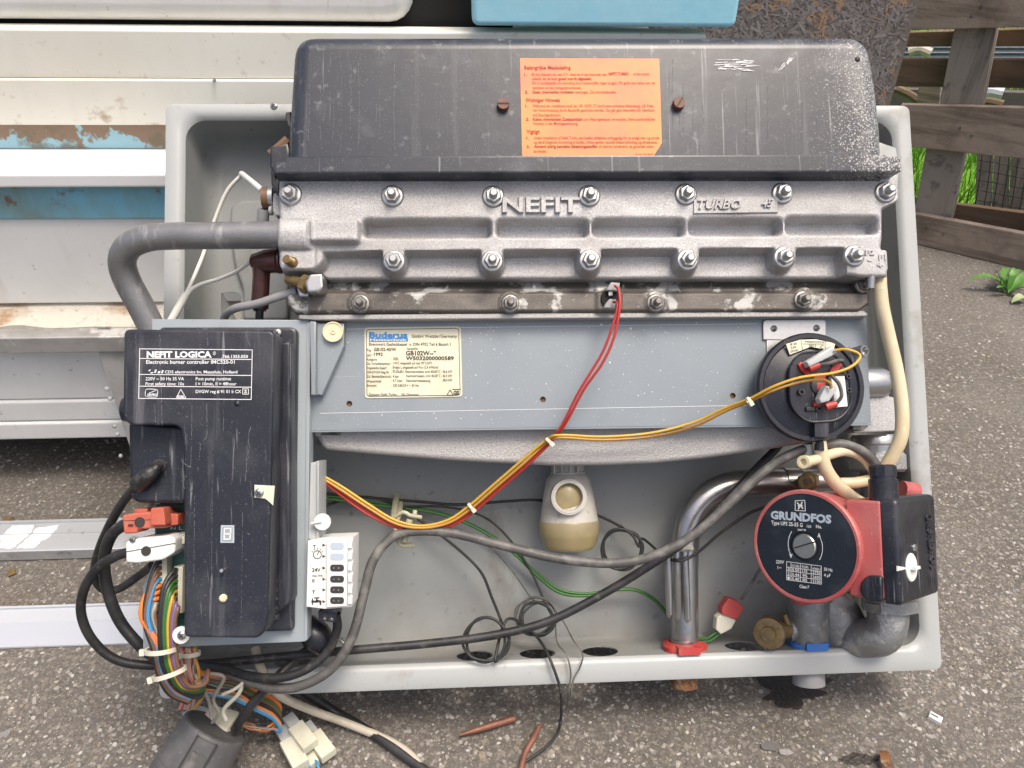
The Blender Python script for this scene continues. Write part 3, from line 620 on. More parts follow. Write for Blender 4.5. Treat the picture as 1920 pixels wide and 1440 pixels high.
# ---- tray
cTL, cTR, cBR, cBL = P(308, 192, RIM), P(1706, 196, RIM), P(1770, 1258, RIM), P(297, 1312, RIM)
def loc(v): d = v - C0; return (d.dot(HX), d.dot(UY), d.dot(NZ))
def wl(x, y, h): return C0 + HX * x + UY * y + NZ * h
tx0 = (loc(cTL)[0] + loc(cBL)[0]) / 2; tx1 = (loc(cTR)[0] + loc(cBR)[0]) / 2
ty1 = (loc(cTL)[1] + loc(cTR)[1]) / 2; ty0 = (loc(cBR)[1] + loc(cBL)[1]) / 2
def trect(il, ir, it, ib, h, r, n=6):
    x0, x1, y0, y1 = tx0 + il, tx1 - ir, ty0 + ib, ty1 - it; out = []
    for cx, cy, a0 in ((x1 - r, y1 - r, 0), (x0 + r, y1 - r, 90), (x0 + r, y0 + r, 180), (x1 - r, y0 + r, 270)):
        for k in range(n + 1): a = rad(a0 + 90 * k / n); out.append(wl(cx + r * math.cos(a), cy + r * math.sin(a), h))
    return out
WB, WT, WS = .0265, .018, .021
prof = [(0, .03, .008), (0, RIM - .004, .008), (.001, RIM - .001, .008), (.004, RIM, .010)]
rings = [trect(i, i, i, i, h, r) for i, h, r in prof]
for f_, h, r in ((-.008, RIM, .018), (-.003, RIM - .0015, .02), (0, RIM - .006, .022), (.004, .022, .026), (.007, .010, .028), (.013, .003, .03), (.020, .0, .03)):
    rings.append(trect(WS + f_, WS + f_, WT + f_, WB + f_ * .3 if f_ > 0 else WB + f_ * .8, h, r))
mb = MB(); nn = len(rings[0]); vs = [p for r in rings for p in r]; fs = []; fs2 = []
# index of the straight bottom run: last vertex of corner 3 (index 20) to first of corner 4 (21)
for i in range(len(rings) - 1):
    for j in range(nn):
        if j == 20 and i >= 6: continue
        k = (j + 1) % nn; (fs if i < 6 else fs2).append((i * nn + j, i * nn + k, (i + 1) * nn + k, (i + 1) * nn + j))
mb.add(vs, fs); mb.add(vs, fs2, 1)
back = rings[-1]
bh = [circ(471, 410, 0, 15)[::-1], pp(rounded([(396, 600), (396, 560), (410, 550), (440, 547), (452, 552), (452, 600)], 8), 0)]
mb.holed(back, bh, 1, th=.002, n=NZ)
# bottom shelf: rows 6.. replaced by holed plate
s0, s1 = rings[6][20], rings[6][21]; e0, e1 = rings[-1][20], rings[-1][21]
edge0 = [rings[i][20] for i in range(6, len(rings))]; edge1 = [rings[i][21] for i in range(6, len(rings))]
e_mid0, e_mid1 = rings[7][20], rings[7][21]
sn = (e_mid1 - s1).cross(s0 - s1).normalized()
if sn.dot(UY) < 0: sn = -sn
def shelf(px, py): return ipl(px, py, s0, sn)
holes = []
holec = []
for (px, py, r) in ((543, 1249, .020), (890, 1234, .020), (1009, 1230, .020), (1128, 1226, .020), (1284, 1219, .019), (1400, 1217, .020), (1522, 1213, .019)):
    c = shelf(px, py); z_ = sn.cross(HX); holec.append(c)
    holes.append([c + (HX * math.cos(2 * math.pi * k / 28) + z_ * math.sin(2 * math.pi * k / 28)) * r for k in range(28)])
print('shelf hole heights', [round(loc(c)[2], 3) for c in holec])
lim = (rings[6][20], rings[7][20], rings[7][21], rings[6][21])
for i in range(len(holes)):                  # keep holes within the flat run
    hh = [loc(p)[2] for p in holes[i]]; s_ = 0
    if min(hh) < .024: s_ = .024 - min(hh)
    if max(hh) + s_ > RIM - .008: s_ = RIM - .008 - max(hh)
    holes[i] = [p + sn.cross(HX).normalized() * (s_ if sn.cross(HX).dot(NZ) > 0 else -s_) for p in holes[i]]; holec[i] = sum(holes[i], Vector()) / 28
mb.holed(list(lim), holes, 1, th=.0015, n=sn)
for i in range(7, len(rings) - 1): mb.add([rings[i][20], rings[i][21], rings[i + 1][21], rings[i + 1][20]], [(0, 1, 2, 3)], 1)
tray = bp('tray', mb, ['tray', 'tray_in_shade'], ang=50)
def screw(px, py, h, r=.0042, parent=None, m='zinc', n=None, name='screw', fr=None):
    n = n or NZ; c = (fr or (lambda a, b: P(a, b, h)))(px, py); mb = MB()
    mb.lathe(c - n * .001, n, [(0, r), (.0018, r * .95), (.003, r * .6), (.0034, .0002)], 14)
    s1_ = bp(name, mb, m, parent) if parent is None else B.part(name, mb, m, parent)
    x, y, _ = HX, UY, 0
    m2 = MB(); c2 = c + n * .0022
    m2.obox(c2, (x * .7 + y * .7) * r * .6, (x * .7 - y * .7) * r * .13, n * .0006); m2.obox(c2, (x * .7 - y * .7) * r * .6, (x * .7 + y * .7) * r * .13, n * .0007)
    o = m2.build('recess', 'ink', s1_ if parent is None else parent, B.b); return s1_
screw(514, 199, RIM)
# embossed raised pad at upper-left of the back plate
mb = MB(); pslab(mb, [(430, 430), (432, 385), (450, 375), (540, 372), (540, 600), (455, 600), (455, 540), (440, 500)], -.0, .010, .006, 10, 4)
bp('raised_pad', mb, 'tray_in_shade', tray)
# ---- hood
HF = .188
mb = MB()
hood_o = rounded([(531, 330), (537, 240), (543, 150), (549, 60), (1634, 60), (1652, 160), (1660, 240), (1665, 330)], [0, 0, 0, 44, 76, 60, 0, 0], 7)
mb.slab(pp(hood_o, HF), NZ, .15, .017, 8)
hood = bp('hood', mb, 'hood', ang=50)
mb = MB(); pslab(mb, [(514, 301), (534, 300), (534, 293), (1660, 289), (1662, 293), (1690, 293), (1691, 320), (1682, 322), (514, 325)], .10, HF + .006, .0015)
bp('hood_flange', mb, 'hood')
mb = MB(); pslab(mb, [(1648, 266), (1680, 277), (1684, 296), (1648, 294)], .14, HF - .010, .001); bp('bracket', mb, 'tray')
mb = MB(); pslab(mb, [(536, 210), (545, 209), (546, 245), (541, 238), (534, 222)], .15, .17, .001); pslab(mb, [(506, 275), (540, 268), (545, 300), (514, 330), (505, 310)], .13, .172, .002); pslab(mb, [(507, 318), (523, 322), (523, 362), (514, 358), (508, 345)], .12, .165, .002)
bp('latch', mb, 'black')
mb = MB(); mb.tube(W3([(507, 290, .165), (522, 278, .165), (540, 262, .165)]), .005, 8, 4); bp('clip_wire', mb, 'brownw')
def slotscrew(px, py, h, ang, r):
    mb = MB(); c = P(px, py, h); mb.lathe(c - NZ * .002, NZ, [(0, r), (.007, r), (.009, r * .93)], 20)
    s_ = bp('slotted_screw', mb, 'rustplastic')
    a = rad(ang); d = HX * math.cos(a) + UY * math.sin(a); e = NZ.cross(d); m2 = MB(); m2.obox(c + NZ * .0071, d * r * .95, e * r * .12, NZ * .0004)
    m2.build('slot', 'ink', s_, B.b)
slotscrew(943, 199, HF, 0, .0060); slotscrew(1271, 197, HF, 55, .0060)
mb = MB(); mb.ball(P(1606, 113, HF - .002), .0036); bp('rubber_button', mb, 'rubber', hood)
# paint scuffs on hood
mb = MB()
rs = random.Random(5)
for i in range(46):
    if i < 26: x = rs.uniform(1337, 1400); y = rs.uniform(112, 132); d = (rs.uniform(8, 34), rs.uniform(-2, 4))
    else: x = rs.uniform(1460, 1482); y = 132 - (x - 1460) * .9 + rs.uniform(-3, 3); d = (rs.uniform(4, 10), -rs.uniform(5, 12))
    w_ = rs.uniform(.3, .9); q = [(x, y - w_), (x + d[0], y + d[1] - w_ * .4), (x + d[0], y + d[1] + w_ * .4), (x, y + w_)]
    mb.add([P(a, b, HF + .0003 + i * 2e-5) for a, b in q], [(0, 3, 2, 1)])
bp('scuff_mark', mb, 'paper', hood)
# ---- orange sticker
st = [(975, 109), (1236, 110), (1241, 268), (1226, 292), (979, 294)]
mb = MB(); mb.slab(pp(st, HF + .0005), NZ, .0004); stick = bp('warning_sticker', mb, 'orange')
mb = MB(); f = frp(HF + .0008)
S = [("Belangrijke Mededeling", 983, 130, 7, 87, .02), ("1.", 983, 142, 5, 6, .01), ("Bij het plaatsen van een C.V. ketel en in het bijzonder een", 997, 142, 5.5, 141, 0), ("NEFIT TURBO", 1141, 141, 5.5, 38, .025), ("is het nood-", 1188, 141, 5.5, 30, 0),
     ("zakelijk dat de ketel", 998, 150, 5.5, 47, 0), ("goed wordt afgedekt.", 1047, 150, 5.5, 63, .025), ("Dit is noodzakelijk om vervuiling door bouwstoffen tegen te gaan. Dit geldt met name voor de", 998, 158, 5.5, 230, 0), ("ventilator en het rookgasafvoerkanaal.", 998, 167, 5.5, 92, 0),
     ("2.", 984, 175, 5, 7, .02), ("Geen chemische middelen", 998, 175, 5.5, 78, .025), ("toevoegen. Zie Instruktieboekje.", 1078, 175, 5.5, 78, 0),
     ("Wichtiger Hinweis", 985, 191, 7, 65, .02), ("1.", 985, 201, 5, 6, .01), ("Während der Installation muß der GB 102W (T) durch eine wirksame Abdeckung, z.B. Folie,", 999, 201, 5.5, 227, 0), ("vor Verschmutzung durch Baustoffe geschützt werden. Das gilt ganz besonders für Ventilator", 999, 209, 5.5, 229, 0), ("und Rauchgasstutzen.", 999, 218, 5.5, 53, 0),
     ("2.", 986, 226, 5, 7, .02), ("Keine chemischen Zusatzmittel", 999, 226, 5.5, 92, .025), ("zum Heizungswasser verwenden. Siehe ausdrücklicher", 1093, 226, 5.5, 136, 0), ("Hinweis in der Montageanleitung.", 1000, 234, 5.5, 84, 0),
     ("Vigtigt", 987, 250, 7, 25, .02), ("1.", 987, 261, 5, 6, .01), ("Under installation af Nefit Turbo skal kedlen afdækkes omhyggeligt for at undgå støv og smuds", 1001, 261, 5.5, 235, 0), ("og deraf følgende forurening af kedlen. Dette gælder specielt blæserluftindtag og aftrækstuts.", 1001, 269, 5.5, 232, 0),
     ("2.", 987, 277, 5, 7, .02), ("Anvend aldrig kemiske tilsætningsstoffer", 1001, 277, 5.5, 120, .025), ("til central varmevand, da garantien ellers", 1123, 277, 5.5, 103, 0), ("bortfalder.", 1001, 286, 5.5, 25, 0), ("Kode 752 8547", 1192, 291, 3.5, 34, 0)]
for s_, x, y, hp, wp, bo in S: text(mb, s_, f, x, y, hp, wp, bo + .004)
bp('lettering', mb, 'redink', stick)
# ---- cast cover (height field)
def sm(a, b, t): t = max(0, min(1, (t - a) / (b - a))); return t * t * (3 - 2 * t)
def sdrr(x, y, x0, x1, y0, y1, r): 
    qx = abs(x - (x0 + x1) / 2) - (x1 - x0) / 2 + r; qy = abs(y - (y0 + y1) / 2) - (y1 - y0) / 2 + r
    return math.hypot(max(qx, 0), max(qy, 0)) + min(max(qx, qy), 0) - r
def field(nx, ny, x0, x1, y0, y1, hfun, href, xl=None, xr_=None, yb=None, yt=None, skirt=.03):
    mb = MB(); g = []
    for j in range(ny + 1):
        row = []; v = j / ny
        for i in range(nx + 1):
            u = i / nx; yn = y0 + (y1 - y0) * v
            a = xl(yn) if xl else x0; b = xr_(yn) if xr_ else x1; x = a + (b - a) * u
            yy0 = yt(x) if yt else y0; yy1 = yb(x) if yb else y1; y = yy0 + (yy1 - yy0) * v
            h = hfun(x, y, min(x - a, b - x, y - yy0, yy1 - y)); row.append((x, y, h))
        g.append(row)
    def pt(t, dh=0): p = P(t[0], t[1], href); return p + NZ * (t[2] - href - dh)
    fs = []; W_ = nx + 1
    for j in range(ny):
        for i in range(nx): fs.append((j * W_ + i, (j + 1) * W_ + i, (j + 1) * W_ + i + 1, j * W_ + i + 1))
    mb.add([pt(t) for r in g for t in r], fs)
    per = [g[0][i] for i in range(nx + 1)] + [g[j][nx] for j in range(1, ny + 1)] + [g[ny][i] for i in range(nx - 1, -1, -1)] + [g[j][0] for j in range(ny - 1, 0, -1)]
    mb.rings([[pt(t, skirt) for t in per], [pt(t) for t in per]], False, False)
    return mb
HC = .172
TOPN = [(543, 362), (735, 365), (925, 366), (1106, 365), (1288, 362), (1470, 360), (1664, 358)]
LOWN = [(738, 488), (923, 488), (1107, 487), (1291, 486), (1473, 481), (1605, 478)]
POCK = [(682, 920, 413, 443), (932, 1103, 413, 442), (1112, 1284, 412, 441), (1293, 1466, 411, 439), (1475, 1646, 408, 437)]
def hcast(x, y, e):
    h = HC
    h += .0003 * noise.noise(Vector((x * .02, y * .04, 0))) * 2
    d = min(sdrr(x, y, *p, 9) for p in POCK); h -= .018 * sm(3.0, -4.5, d) + .0012 * sm(7, 3, d)
    ylow = 472 - (x - 600) * .0065
    t = sm(ylow - 3, ylow + 6, y)            # lower recess
    bo = min([math.hypot(x - a, (y - b) * (1 if y < b + 4 else .9)) - 20 for a, b in LOWN] + [max(abs(x - a) - 20, y - b) for a, b in LOWN])
    bo = min(bo, max(x - 572, y - 480) if x < 640 else 99, math.hypot(x - 546, y - 488) - 24)
    bo = min(bo, (math.hypot((x - 572) * .8, y - 480) - 26) if x < 640 else 99)
    bo = min(bo, 1588 - x)
    t *= sm(-1, 6, bo); h -= .019 * t
    if x < 600:                               # round pipe boss on the left
        c = 439; r = 30; dd = abs(y - c) / r
        if dd < 1: h += .010 * math.sqrt(max(0, 1 - dd * dd)) * sm(592, 574, x)
    d = sdrr(x, y, 584, 674, 415, 456, 5); h += .007 * sm(2.5, -2.5, d)
    h -= .0035 * sm(588, 596, x) * sm(448, 462, y) * sm(700, 640, x) * (1 - t)
    if e < 5: h -= .0025 * (1 - e / 5) ** 2
    return h
def xrc(y):
    if y < 372: return 1687
    if y < 392: return 1687 - 32 * sm(372, 392, y)
    if y < 462: return 1655 - 2 * sm(440, 462, y)
    return 1653 + 12 * sm(462, 476, y)
def ybc(x):
    b = 516 - (x - 600) * .0015
    if x < 612: b = 516 - 10 * sm(612, 590, x) + 0
    if x > 1590: b += 4 * sm(1590, 1620, x)
    return b
mb = field(420, 104, 523, 1687, 318, 516, hcast, HC, xl=lambda y: 523 + 1.5 * sm(400, 420, y) * sm(470, 450, y), xr_=xrc, yb=ybc, skirt=.05)
cast = bp('cast_cover', mb, 'cast', ang=60)
def nut(px, py, h, m='zinc', s=.94, dx=.0006, name='nut', wash=True):
    c = P(px, py, h + .005) - NZ * .005; n = NZ
    mb = MB(); R6 = .0088 * s; a0 = rnd.uniform(0, 1)
    def hexr(r, z): return [c + n * z + (HX * math.cos(a0 + k * math.pi / 3) + UY * math.sin(a0 + k * math.pi / 3)) * r for k in range(6)]
    mb.rings([hexr(R6, .001), hexr(R6, .0075 * s), hexr(R6 * .85, .0088 * s)], True, True)
    o = bp(name, mb, m, ang=25)
    if wash: w_ = MB(); w_.lathe(c, n, [(-.0015, .0118 * s), (.0008, .0118 * s), (.0022, .0104 * s), (.0026, .008 * s)], 28); w_.build('washer', m, o, B.b)
    s2 = MB(); pr = [(.005, .0042 * s)]
    for k in range(5): pr += [(.0088 + k * .0011, .0045 * s), (.0094 + k * .0011, .0039 * s)]
    pr += [(.0150, .0039 * s), (.0156, .0030 * s)]; s2.lathe(c, n, pr, 14); s2.build('stud', m, o, B.b)
for a, b in TOPN + LOWN: nut(a, b, HC)
# bare stud bottom-left
mb = MB(); c = P(548, 492, HC); pr = [(-.002, .0055), (.001, .0055), (.001, .0042)]
for k in range(8): pr += [(.002 + k * .0012, .0045), (.0026 + k * .0012, .0039)]
mb.lathe(c, (NZ - HX * .35 + UY * .1).normalized(), pr, 14); bp('stud', mb, 'brass')
mb = MB(); text(mb, "NEFIT", frp(HC - .0005), 941, 399, 27, 146, .02, ext=.0045); bp('lettering', mb, 'cast', cast, ang=30)
mb = MB(); pslab(mb, [(1301, 400), (1301, 376), (1309, 369), (1450, 369), (1459, 376), (1459, 398)], HC - .004, HC + .0022, .0006); np_ = bp('name_pad', mb, 'cast', cast)
mb = MB(); text(mb, "TURBO", frp(HC + .0022), 1307, 392, 17, 82, .01, ext=.0024, shear=.25); text(mb, "45", frp(HC + .0022), 1427, 389, 15, 21, .01, ext=.0024, shear=.25); bp('lettering', mb, 'cast', cast, ang=30)
mb = MB(); text(mb, "P2", frp(HC), 1622, 478, 9, 17, .03, ext=.0012); text(mb, "P1", frp(HC), 1647, 487, 9, 14, .03, ext=.0012); text(mb, "-", frp(HC), 1626, 492, 9, 9, .03, ext=.0012); text(mb, "+", frp(HC), 1644, 502, 9, 12, .03, ext=.0012); bp('lettering', mb, 'cast', cast, ang=30)
mb = MB(); pslab(mb, [(1618, 470), (1664, 468), (1666, 508), (1655, 516), (1622, 512)], HC - .03, HC - .0006, .002, 6); bp('port_lug', mb, 'cast', cast)
# ---- lower dark casting
LN = [(675, 568), (957, 568), (1231, 567), (1508, 561)]
HL = .150
def hlow(x, y, e):
    h = HL - .010 + .010 * sm(541, 552, y) - .006 * sm(541, 522, y)
    bo = min(math.hypot(x - a, (y - b)) - 24 for a, b in LN); h = max(h, HL + .002 * sm(3, -3, bo) - .02 * sm(-3, 5, bo))
    for a in (660, 838, 1003, 1172, 1338): h += .004 * sm(5, 2, abs(x - a)) * sm(540, 530, y)
    h += .0035 * sm(2, -2, sdrr(x, y, 1118, 1166, 505, 586, 4))
    h += .0006 * noise.noise(Vector((x * .03, y * .05, 2)))
    if e < 7: h -= .006 * (1 - e / 7) ** 2
    return h
def ybl(x):
    return 588 - 14 * (sm(560, 535, x) + sm(1608, 1634, x)) - (x - 535) * .003
mb = field(330, 48, 535, 1634, 500, 588, hlow, HL, yb=ybl, skirt=.05)
lowc = bp('dark_casting', mb, 'cast_dark', ang=60)
for a, b in LN: nut(a, b, HL + .001, 'zinc_dull', .82)
nut(1622, 533, HL, 'zinc_dull', .75)
# flange strip
mb = MB(); pslab(mb, [(560, 590), (1620, 583), (1628, 588), (1627, 593), (590, 600), (560, 598)], .10, HL - .004, .0012); bp('flange_strip', mb, 'cast_light')
# ---- blue grey cover plate
HP = .128
plo = [(578, 601), (1624, 592), (1633, 794), (580, 807)]
mb = MB(); hl = [circ(655, 757, HP, 5.5, 16)[::-1], circ(1018, 749, HP, 5.5, 16)[::-1], circ(1374, 742, HP, 5.5, 16)[::-1]]
mb.holed(pp(plo, HP), hl, th=.0015, n=NZ)
mb.slab([P(578, 807.5, HP + .0005), P(1633, 794.5, HP + .0005), P(1633, 797.5, HP + .0005), P(580, 810.5, HP + .0005)], NZ, .02)
mb.slab([P(578, 600, HP + .004), P(1624, 591, HP + .004), P(1624, 594, HP + .004), P(578, 603, HP + .004)], NZ, .02)
plate = bp('cover_plate', mb, 'panel')
mb = MB(); 
for (x, y) in ((655, 757), (1018, 749), (1374, 742)): mb.lathe(P(x, y, HP - .004), NZ, [(0, .0040), (.0005, .0040)], 14)
bp('bolt', mb, 'rust', plate)
mb = MB(); f = frp(HP + .0004); line(mb, f, 650, 617, 1420, 607, .9); line(mb, f, 600, 775, 1400, 760, .9); bp('scribe_line', mb, 'paper', plate)
# drips of white paint
mb = MB(); rs = random.Random(11)
for i in range(150):
    x = rs.choice((rs.gauss(900, 60), rs.gauss(1230, 80), rs.uniform(600, 1600))); y = rs.uniform(606, 790) if rs.random() < .6 else rs.gauss(620, 12)
    if not (600 < x < 1410 and 604 < y < 792) or (676 < x < 872 and 606 < y < 755): continue
    r = rs.uniform(.0002, .0007) * (2.2 if rs.random() < .06 else 1); c = P(x, y, HP); mb.lathe(c, NZ, [(0, r), (r * .4, r * .7), (r * .5, r * .1)], 7)
bp('paint_drop', mb, 'paper', plate)
# ---- data label
lb = rounded([(683, 614), (864, 611.5), (867, 744), (684, 747)], 7)
mb = MB(); mb.slab(pp(lb, HP + .001), NZ, .001, .0003, 2); lab = bp('data_label', mb, 'cream_label')
f = frp(HP + .0014); mb = MB()
fr_ = rounded([(687, 618), (860, 615.5), (863, 741), (688, 743)], 6)
for i in range(len(fr_)): a, b = fr_[i], fr_[(i + 1) % len(fr_)]; line(mb, f, *a, *b, 1.0)
T = [("GmbH Wetzlar/Germany", 772, 633, 6, 85, 0), ("Brennwert Gasheizkessel  n. DIN 4702 Teil 6 Bauart 1", 692, 648, 5.5, 153, 0), ("Typ", 688, 659, 5, 8, 0), ("GB102-40/W", 701, 658, 6, 42, .01), ("Herstell.Nr.", 763, 656, 4.5, 22, 0),
     ("Jahr", 688, 668, 5, 9, 0), ("1992", 701, 667, 6, 17, .01), ("GB102W--*", 761, 666, 8, 57, .02), ("Kategorie", 688, 676, 5, 19, 0), (": I2EL", 734, 675, 5, 14, 0), ("W5032000000589", 761, 675, 7, 90, .02),
     ("Zul. Vorlauftemperatur", 688, 684, 5, 44, 0), (": 110°C eingestellt auf max 90°C(NT)", 734, 683, 5, 76, 0), ("Eingestellte Gasart", 688, 692, 5, 37, 0), (": Erdgas L eingestellt auf Wo-12.4 kWh/m3", 734, 691, 5, 88, 0),
     ("DIN-DVGW-Reg.Nr.", 688, 700, 5, 42, 0), (": 92.05cBU  Nennwärmeleist. tv/tr 80/60°C : 36.6 kW", 734, 699, 5, 114, 0), ("Zul. Betriebsüberdruck", 688, 708, 5, 45, 0), (": 4 bar", 734, 708, 5, 14, 0), ("Nennwärmeleist. tv/tr 40/30°C : 40.5 kW", 762, 707, 5, 86, 0),
     ("Wasserinhalt", 688, 717, 5, 27, 0), (": 4.7 Liter", 734, 716, 5, 21, 0), ("Nennwärmebelastung", 762, 716, 5, 45, 0), (": 38.4 kW", 828, 715, 5, 20, 0), ("Stromart", 688, 725, 5, 18, 0), (": 220-240/24 V ~ 50 Hz", 734, 725, 5, 51, 0),
     ("Systeem Nefit Turbo,", 692, 742, 5, 53, 0), ("NL-Deventer", 753, 742, 5, 33, 0)]
for s_, x, y, hp, wp, bo in T: text(mb, s_, f, x, y, hp, wp, bo + .008)
line(mb, f, 838, 741, 844, 731, 1.4); line(mb, f, 844, 731, 850, 741, 1.4); line(mb, f, 838, 741, 850, 741, 1.6); text(mb, "GS", f, 850, 740, 7, 11, .05)
line(mb, f, 849, 730, 863, 730, 1.4)
bp('lettering', mb, 'ink', lab)
mb = MB(); text(mb, "Buderus", f, 692, 633, 10, 72, .045); q = [(692, 634), (765, 633), (765, 640), (692, 641)]; mb.add([P(a, b, HP + .0014) for a, b in q], [(0, 3, 2, 1)]); bp('logo', mb, 'inkblue', lab)
mb = MB(); text(mb, "Heiztechnik", frp(HP + .0017), 694, 639.5, 4.6, 69, .02); bp('logo_lettering', mb, 'cream_label', lab)
# ---- round cream knob on bracket
mb = MB(); pslab(mb, [(581, 604), (604, 606), (645, 606), (645, 648), (604, 741), (583, 738)], .1285, .140, .001); bp('bracket', mb, 'panel')
mb = MB(); pslab(mb, [(581, 602), (592, 603), (592, 740), (583, 741)], .1285, .150, .001); bp('bracket_fold', mb, 'panel')
mb = MB(); c = P(624, 622, .146); mb.lathe(c - NZ * .006, NZ, [(0, .0098), (.005, .0104), (.0062, .0100), (.0062, .0090), (.0052, .0086), (.0050, .003), (.0062, .0024), (.0062, .0012), (.005, .001), (.005, .0001)], 36); bp('knob', mb, 'cream_plastic')
# ---- bottom collector casting
mb = MB()
bo = [(583, 800), (1590, 795), (1570, 822), (1470, 838), (1400, 849), (1320, 860), (1230, 869), (1130, 873), (1030, 873), (940, 869), (850, 864), (740, 855), (640, 846), (612, 843), (603, 836), (592, 815)]
mb.slab(pp(bo, .112), NZ, .07, .0045, 4); bp('collector_casting', mb, 'cast_light', ang=60)
mb = MB(); pslab(mb, [(583, 806), (640, 808), (640, 818), (583, 818)], .09, .112, .001); bp('collector_lug', mb, 'cast_dark')
# ---- siphon
ax = P(1066, 940, .045)
def yl(py, h=.045): return loc(P(1066, py, h))[1]
def along(py): return (P(1066, py, .045) - ax).dot(-UY)
mb = MB(); mb.lathe(ax, -UY, [(along(865), .0185), (along(884), .0185), (along(885), .020), (along(888), .020), (along(890), .0215), (along(900), .025), (along(930), .0285), (along(974), .0325), (along(977), .0325)], 32)
siph = bp('siphon_trap', mb, 'trapw')
mb = MB(); mb.lathe(ax, -UY, [(along(976), .0328), (along(980), .0336), (along(1002), .0330), (along(1004), .0322), (along(1020), .0300), (along(1029), .0255), (along(1032), .015), (along(1032.5), .001)], 32); bp('siphon_cup', mb, 'trapy', siph)
pc = P(1067, 932, .082)
mb = MB(); mb.lathe(pc - NZ * .018, NZ, [(0, .0182), (.014, .0182), (.014, .0192), (.018, .0192), (.018, .0178), (.0186, .0175), (.0186, .0150), (.002, .0140)], 36, 0, True, False); bp('outlet_collar', mb, 'trapw', siph)
mb = MB(); mb.lathe(pc - NZ * .0085, NZ, [(0, .0146), (.0005, .0144), (.0030, .010), (.0042, .0002)], 30); bp('outlet_plug', mb, 'trapy', siph)
mb = MB()
for dx in (-22, -8, 8, 22): mb.obox(P(1061 + dx, 876, .066), HX * .0006, UY * .006, NZ * .003)
bp('collar_rib', mb, 'trapw', siph)
# ---- left bent pipe
mb = MB(); mb.tube(W3([(540, 440, .165), (480, 441, .160), (380, 442, .155), (318, 443, .15), (275, 447, .147), (242, 462, .14), (229, 490, .13), (238, 525, .12), (262, 570, .11), (290, 625, .10), (330, 700, .09)]), .0134, 24, 6); bp('flow_pipe', mb, 'alupipe')
# flange bracket with brown clip near pipe (upper left)
mb = MB(); mb.tube(W3([(493, 371, .14), (508, 371, .14)]), .011, 18, 1); bp('sensor_cap', mb, 'brownw')
mb = MB(); mb.tube(W3([(506, 371, .14), (514, 371, .14)]), .0115, 18, 1); bp('sensor_cap_ring', mb, 'zinc')
mb = MB(); pslab(mb, [(512, 362), (527, 360), (527, 404), (516, 405), (510, 395)], .11, .15, .003, 4); mb.lathe(P(511, 395, .148), -HX, [(0, .005), (.003, .0045), (.004, .002)], 12); bp('sensor_flange', mb, 'cast')
mb = MB(); mb.tube(W3([(497, 383, .14), (494, 393, .138)]), .0012, 6, 1, 1); mb.tube(W3([(494, 392, .138), (492, 425, .13)]), .0062, 12, 1); bp('sensor_sleeve', mb, ['silvertape', 'ink'])
# brown ignition boot
mb = MB(); mb.tube(W3([(476, 490, .135), (500, 490, .14), (527, 489, .145)]), .0098, 20, 1, rr=[.0078, .012, .0125]); mb.tube(W3([(491, 488, .138), (490, 520, .133), (487, 578, .125)]), .0086, 20, 1, rr=[.0095, .0085, .0088]); mb.tube(W3([(487, 577, .125), (487, 583, .125)]), .0066, 16, 1)
boot = bp('ignition_boot', mb, 'brown')
mb = MB(); mb.lathe(P(523, 489, .1445), HX, [(0, .0131), (.002, .0131)], 24); bp('boot_ring', mb, 'brown', boot)
mb = MB(); mb.tube(W3([(487, 580, .125), (486, 605, .12)]), .0042, 12, 1); bp('ignition_lead', mb, 'rubber')
# grey sensing tube
mb = MB(); mb.tube(W3([(556, 545, .148), (520, 557, .145), (480, 570, .138), (445, 577, .125), (425, 588, .105), (418, 605, .09)]), .0042, 12, 5); bp('sensing_tube', mb, 'silvertape')
mb = MB(); d = (P(538, 523, .160) - P(575, 533, .166)).normalized(); c = P(575, 533, .166)
mb.lathe(c, d, [(-.004, .0065), (.006, .0062), (.008, .0052), (.021, .0047), (.022, .0047), (.022, .0030), (.018, .0030)], 6 * 3, cap1=True); bp('brass_nozzle', mb, 'brass')
mb = MB(); mb.lathe(c, d, [(-.001, .0090), (.005, .0090)], 6); bp('hex_collar', mb, 'brass')
mb = MB(); pslab(mb, [(580, 514), (604, 513), (606, 540), (596, 547), (576, 548), (572, 530)], .148, .174, .0025, 5); pslab(mb, [(556, 536), (580, 540), (578, 556), (560, 556)], .145, .16, .002, 4); bp('elbow_block', mb, 'zinc')
# right silver nozzle + hose at ports
mb = MB(); mb.tube(W3([(1634, 506, .168), (1632, 540, .165)]), .0042, 16, 1); bp('port_nozzle', mb, 'zinc')
mb = MB(); mb.tube(W3([(1650, 518, .158), (1651, 545, .158)]), .0064, 16, 1); bp('hose_sleeve', mb, 'hose')
mb = MB(); mb.tube(W3([(1649, 530, .158), (1654, 575, .155), (1666, 630, .15), (1682, 700, .148), (1691, 765, .148), (1690, 815, .148), (1676, 850, .143), (1656, 885, .135), (1642, 925, .12)]), .0070, 16, 6); bp('long_hose', mb, 'hose')
# electrical spade connectors on the lower casting
mb = MB(); mb.lathe(P(1144, 560, HL + .003), NZ, [(0, .010), (.004, .0095), (.004, .0075), (.003, .001)], 24); bp('thermostat', mb, 'dark'); 
mb = MB(); pslab(mb, [(1141, 546), (1149, 545), (1149, 554), (1141, 555)], HL, HL + .010, .0005); bp('terminal_tab', mb, 'zinc')
for (q) in (((1146, 529), (1163, 530), (1160, 545), (1137, 544), (1141, 536)), ((1143, 560), (1156, 561), (1153, 578), (1132, 577), (1136, 568))):
    mb = MB(); pslab(mb, list(q), HL + .003, HL + .014, .0012); bp('spade_cover', mb, 'silvertape')

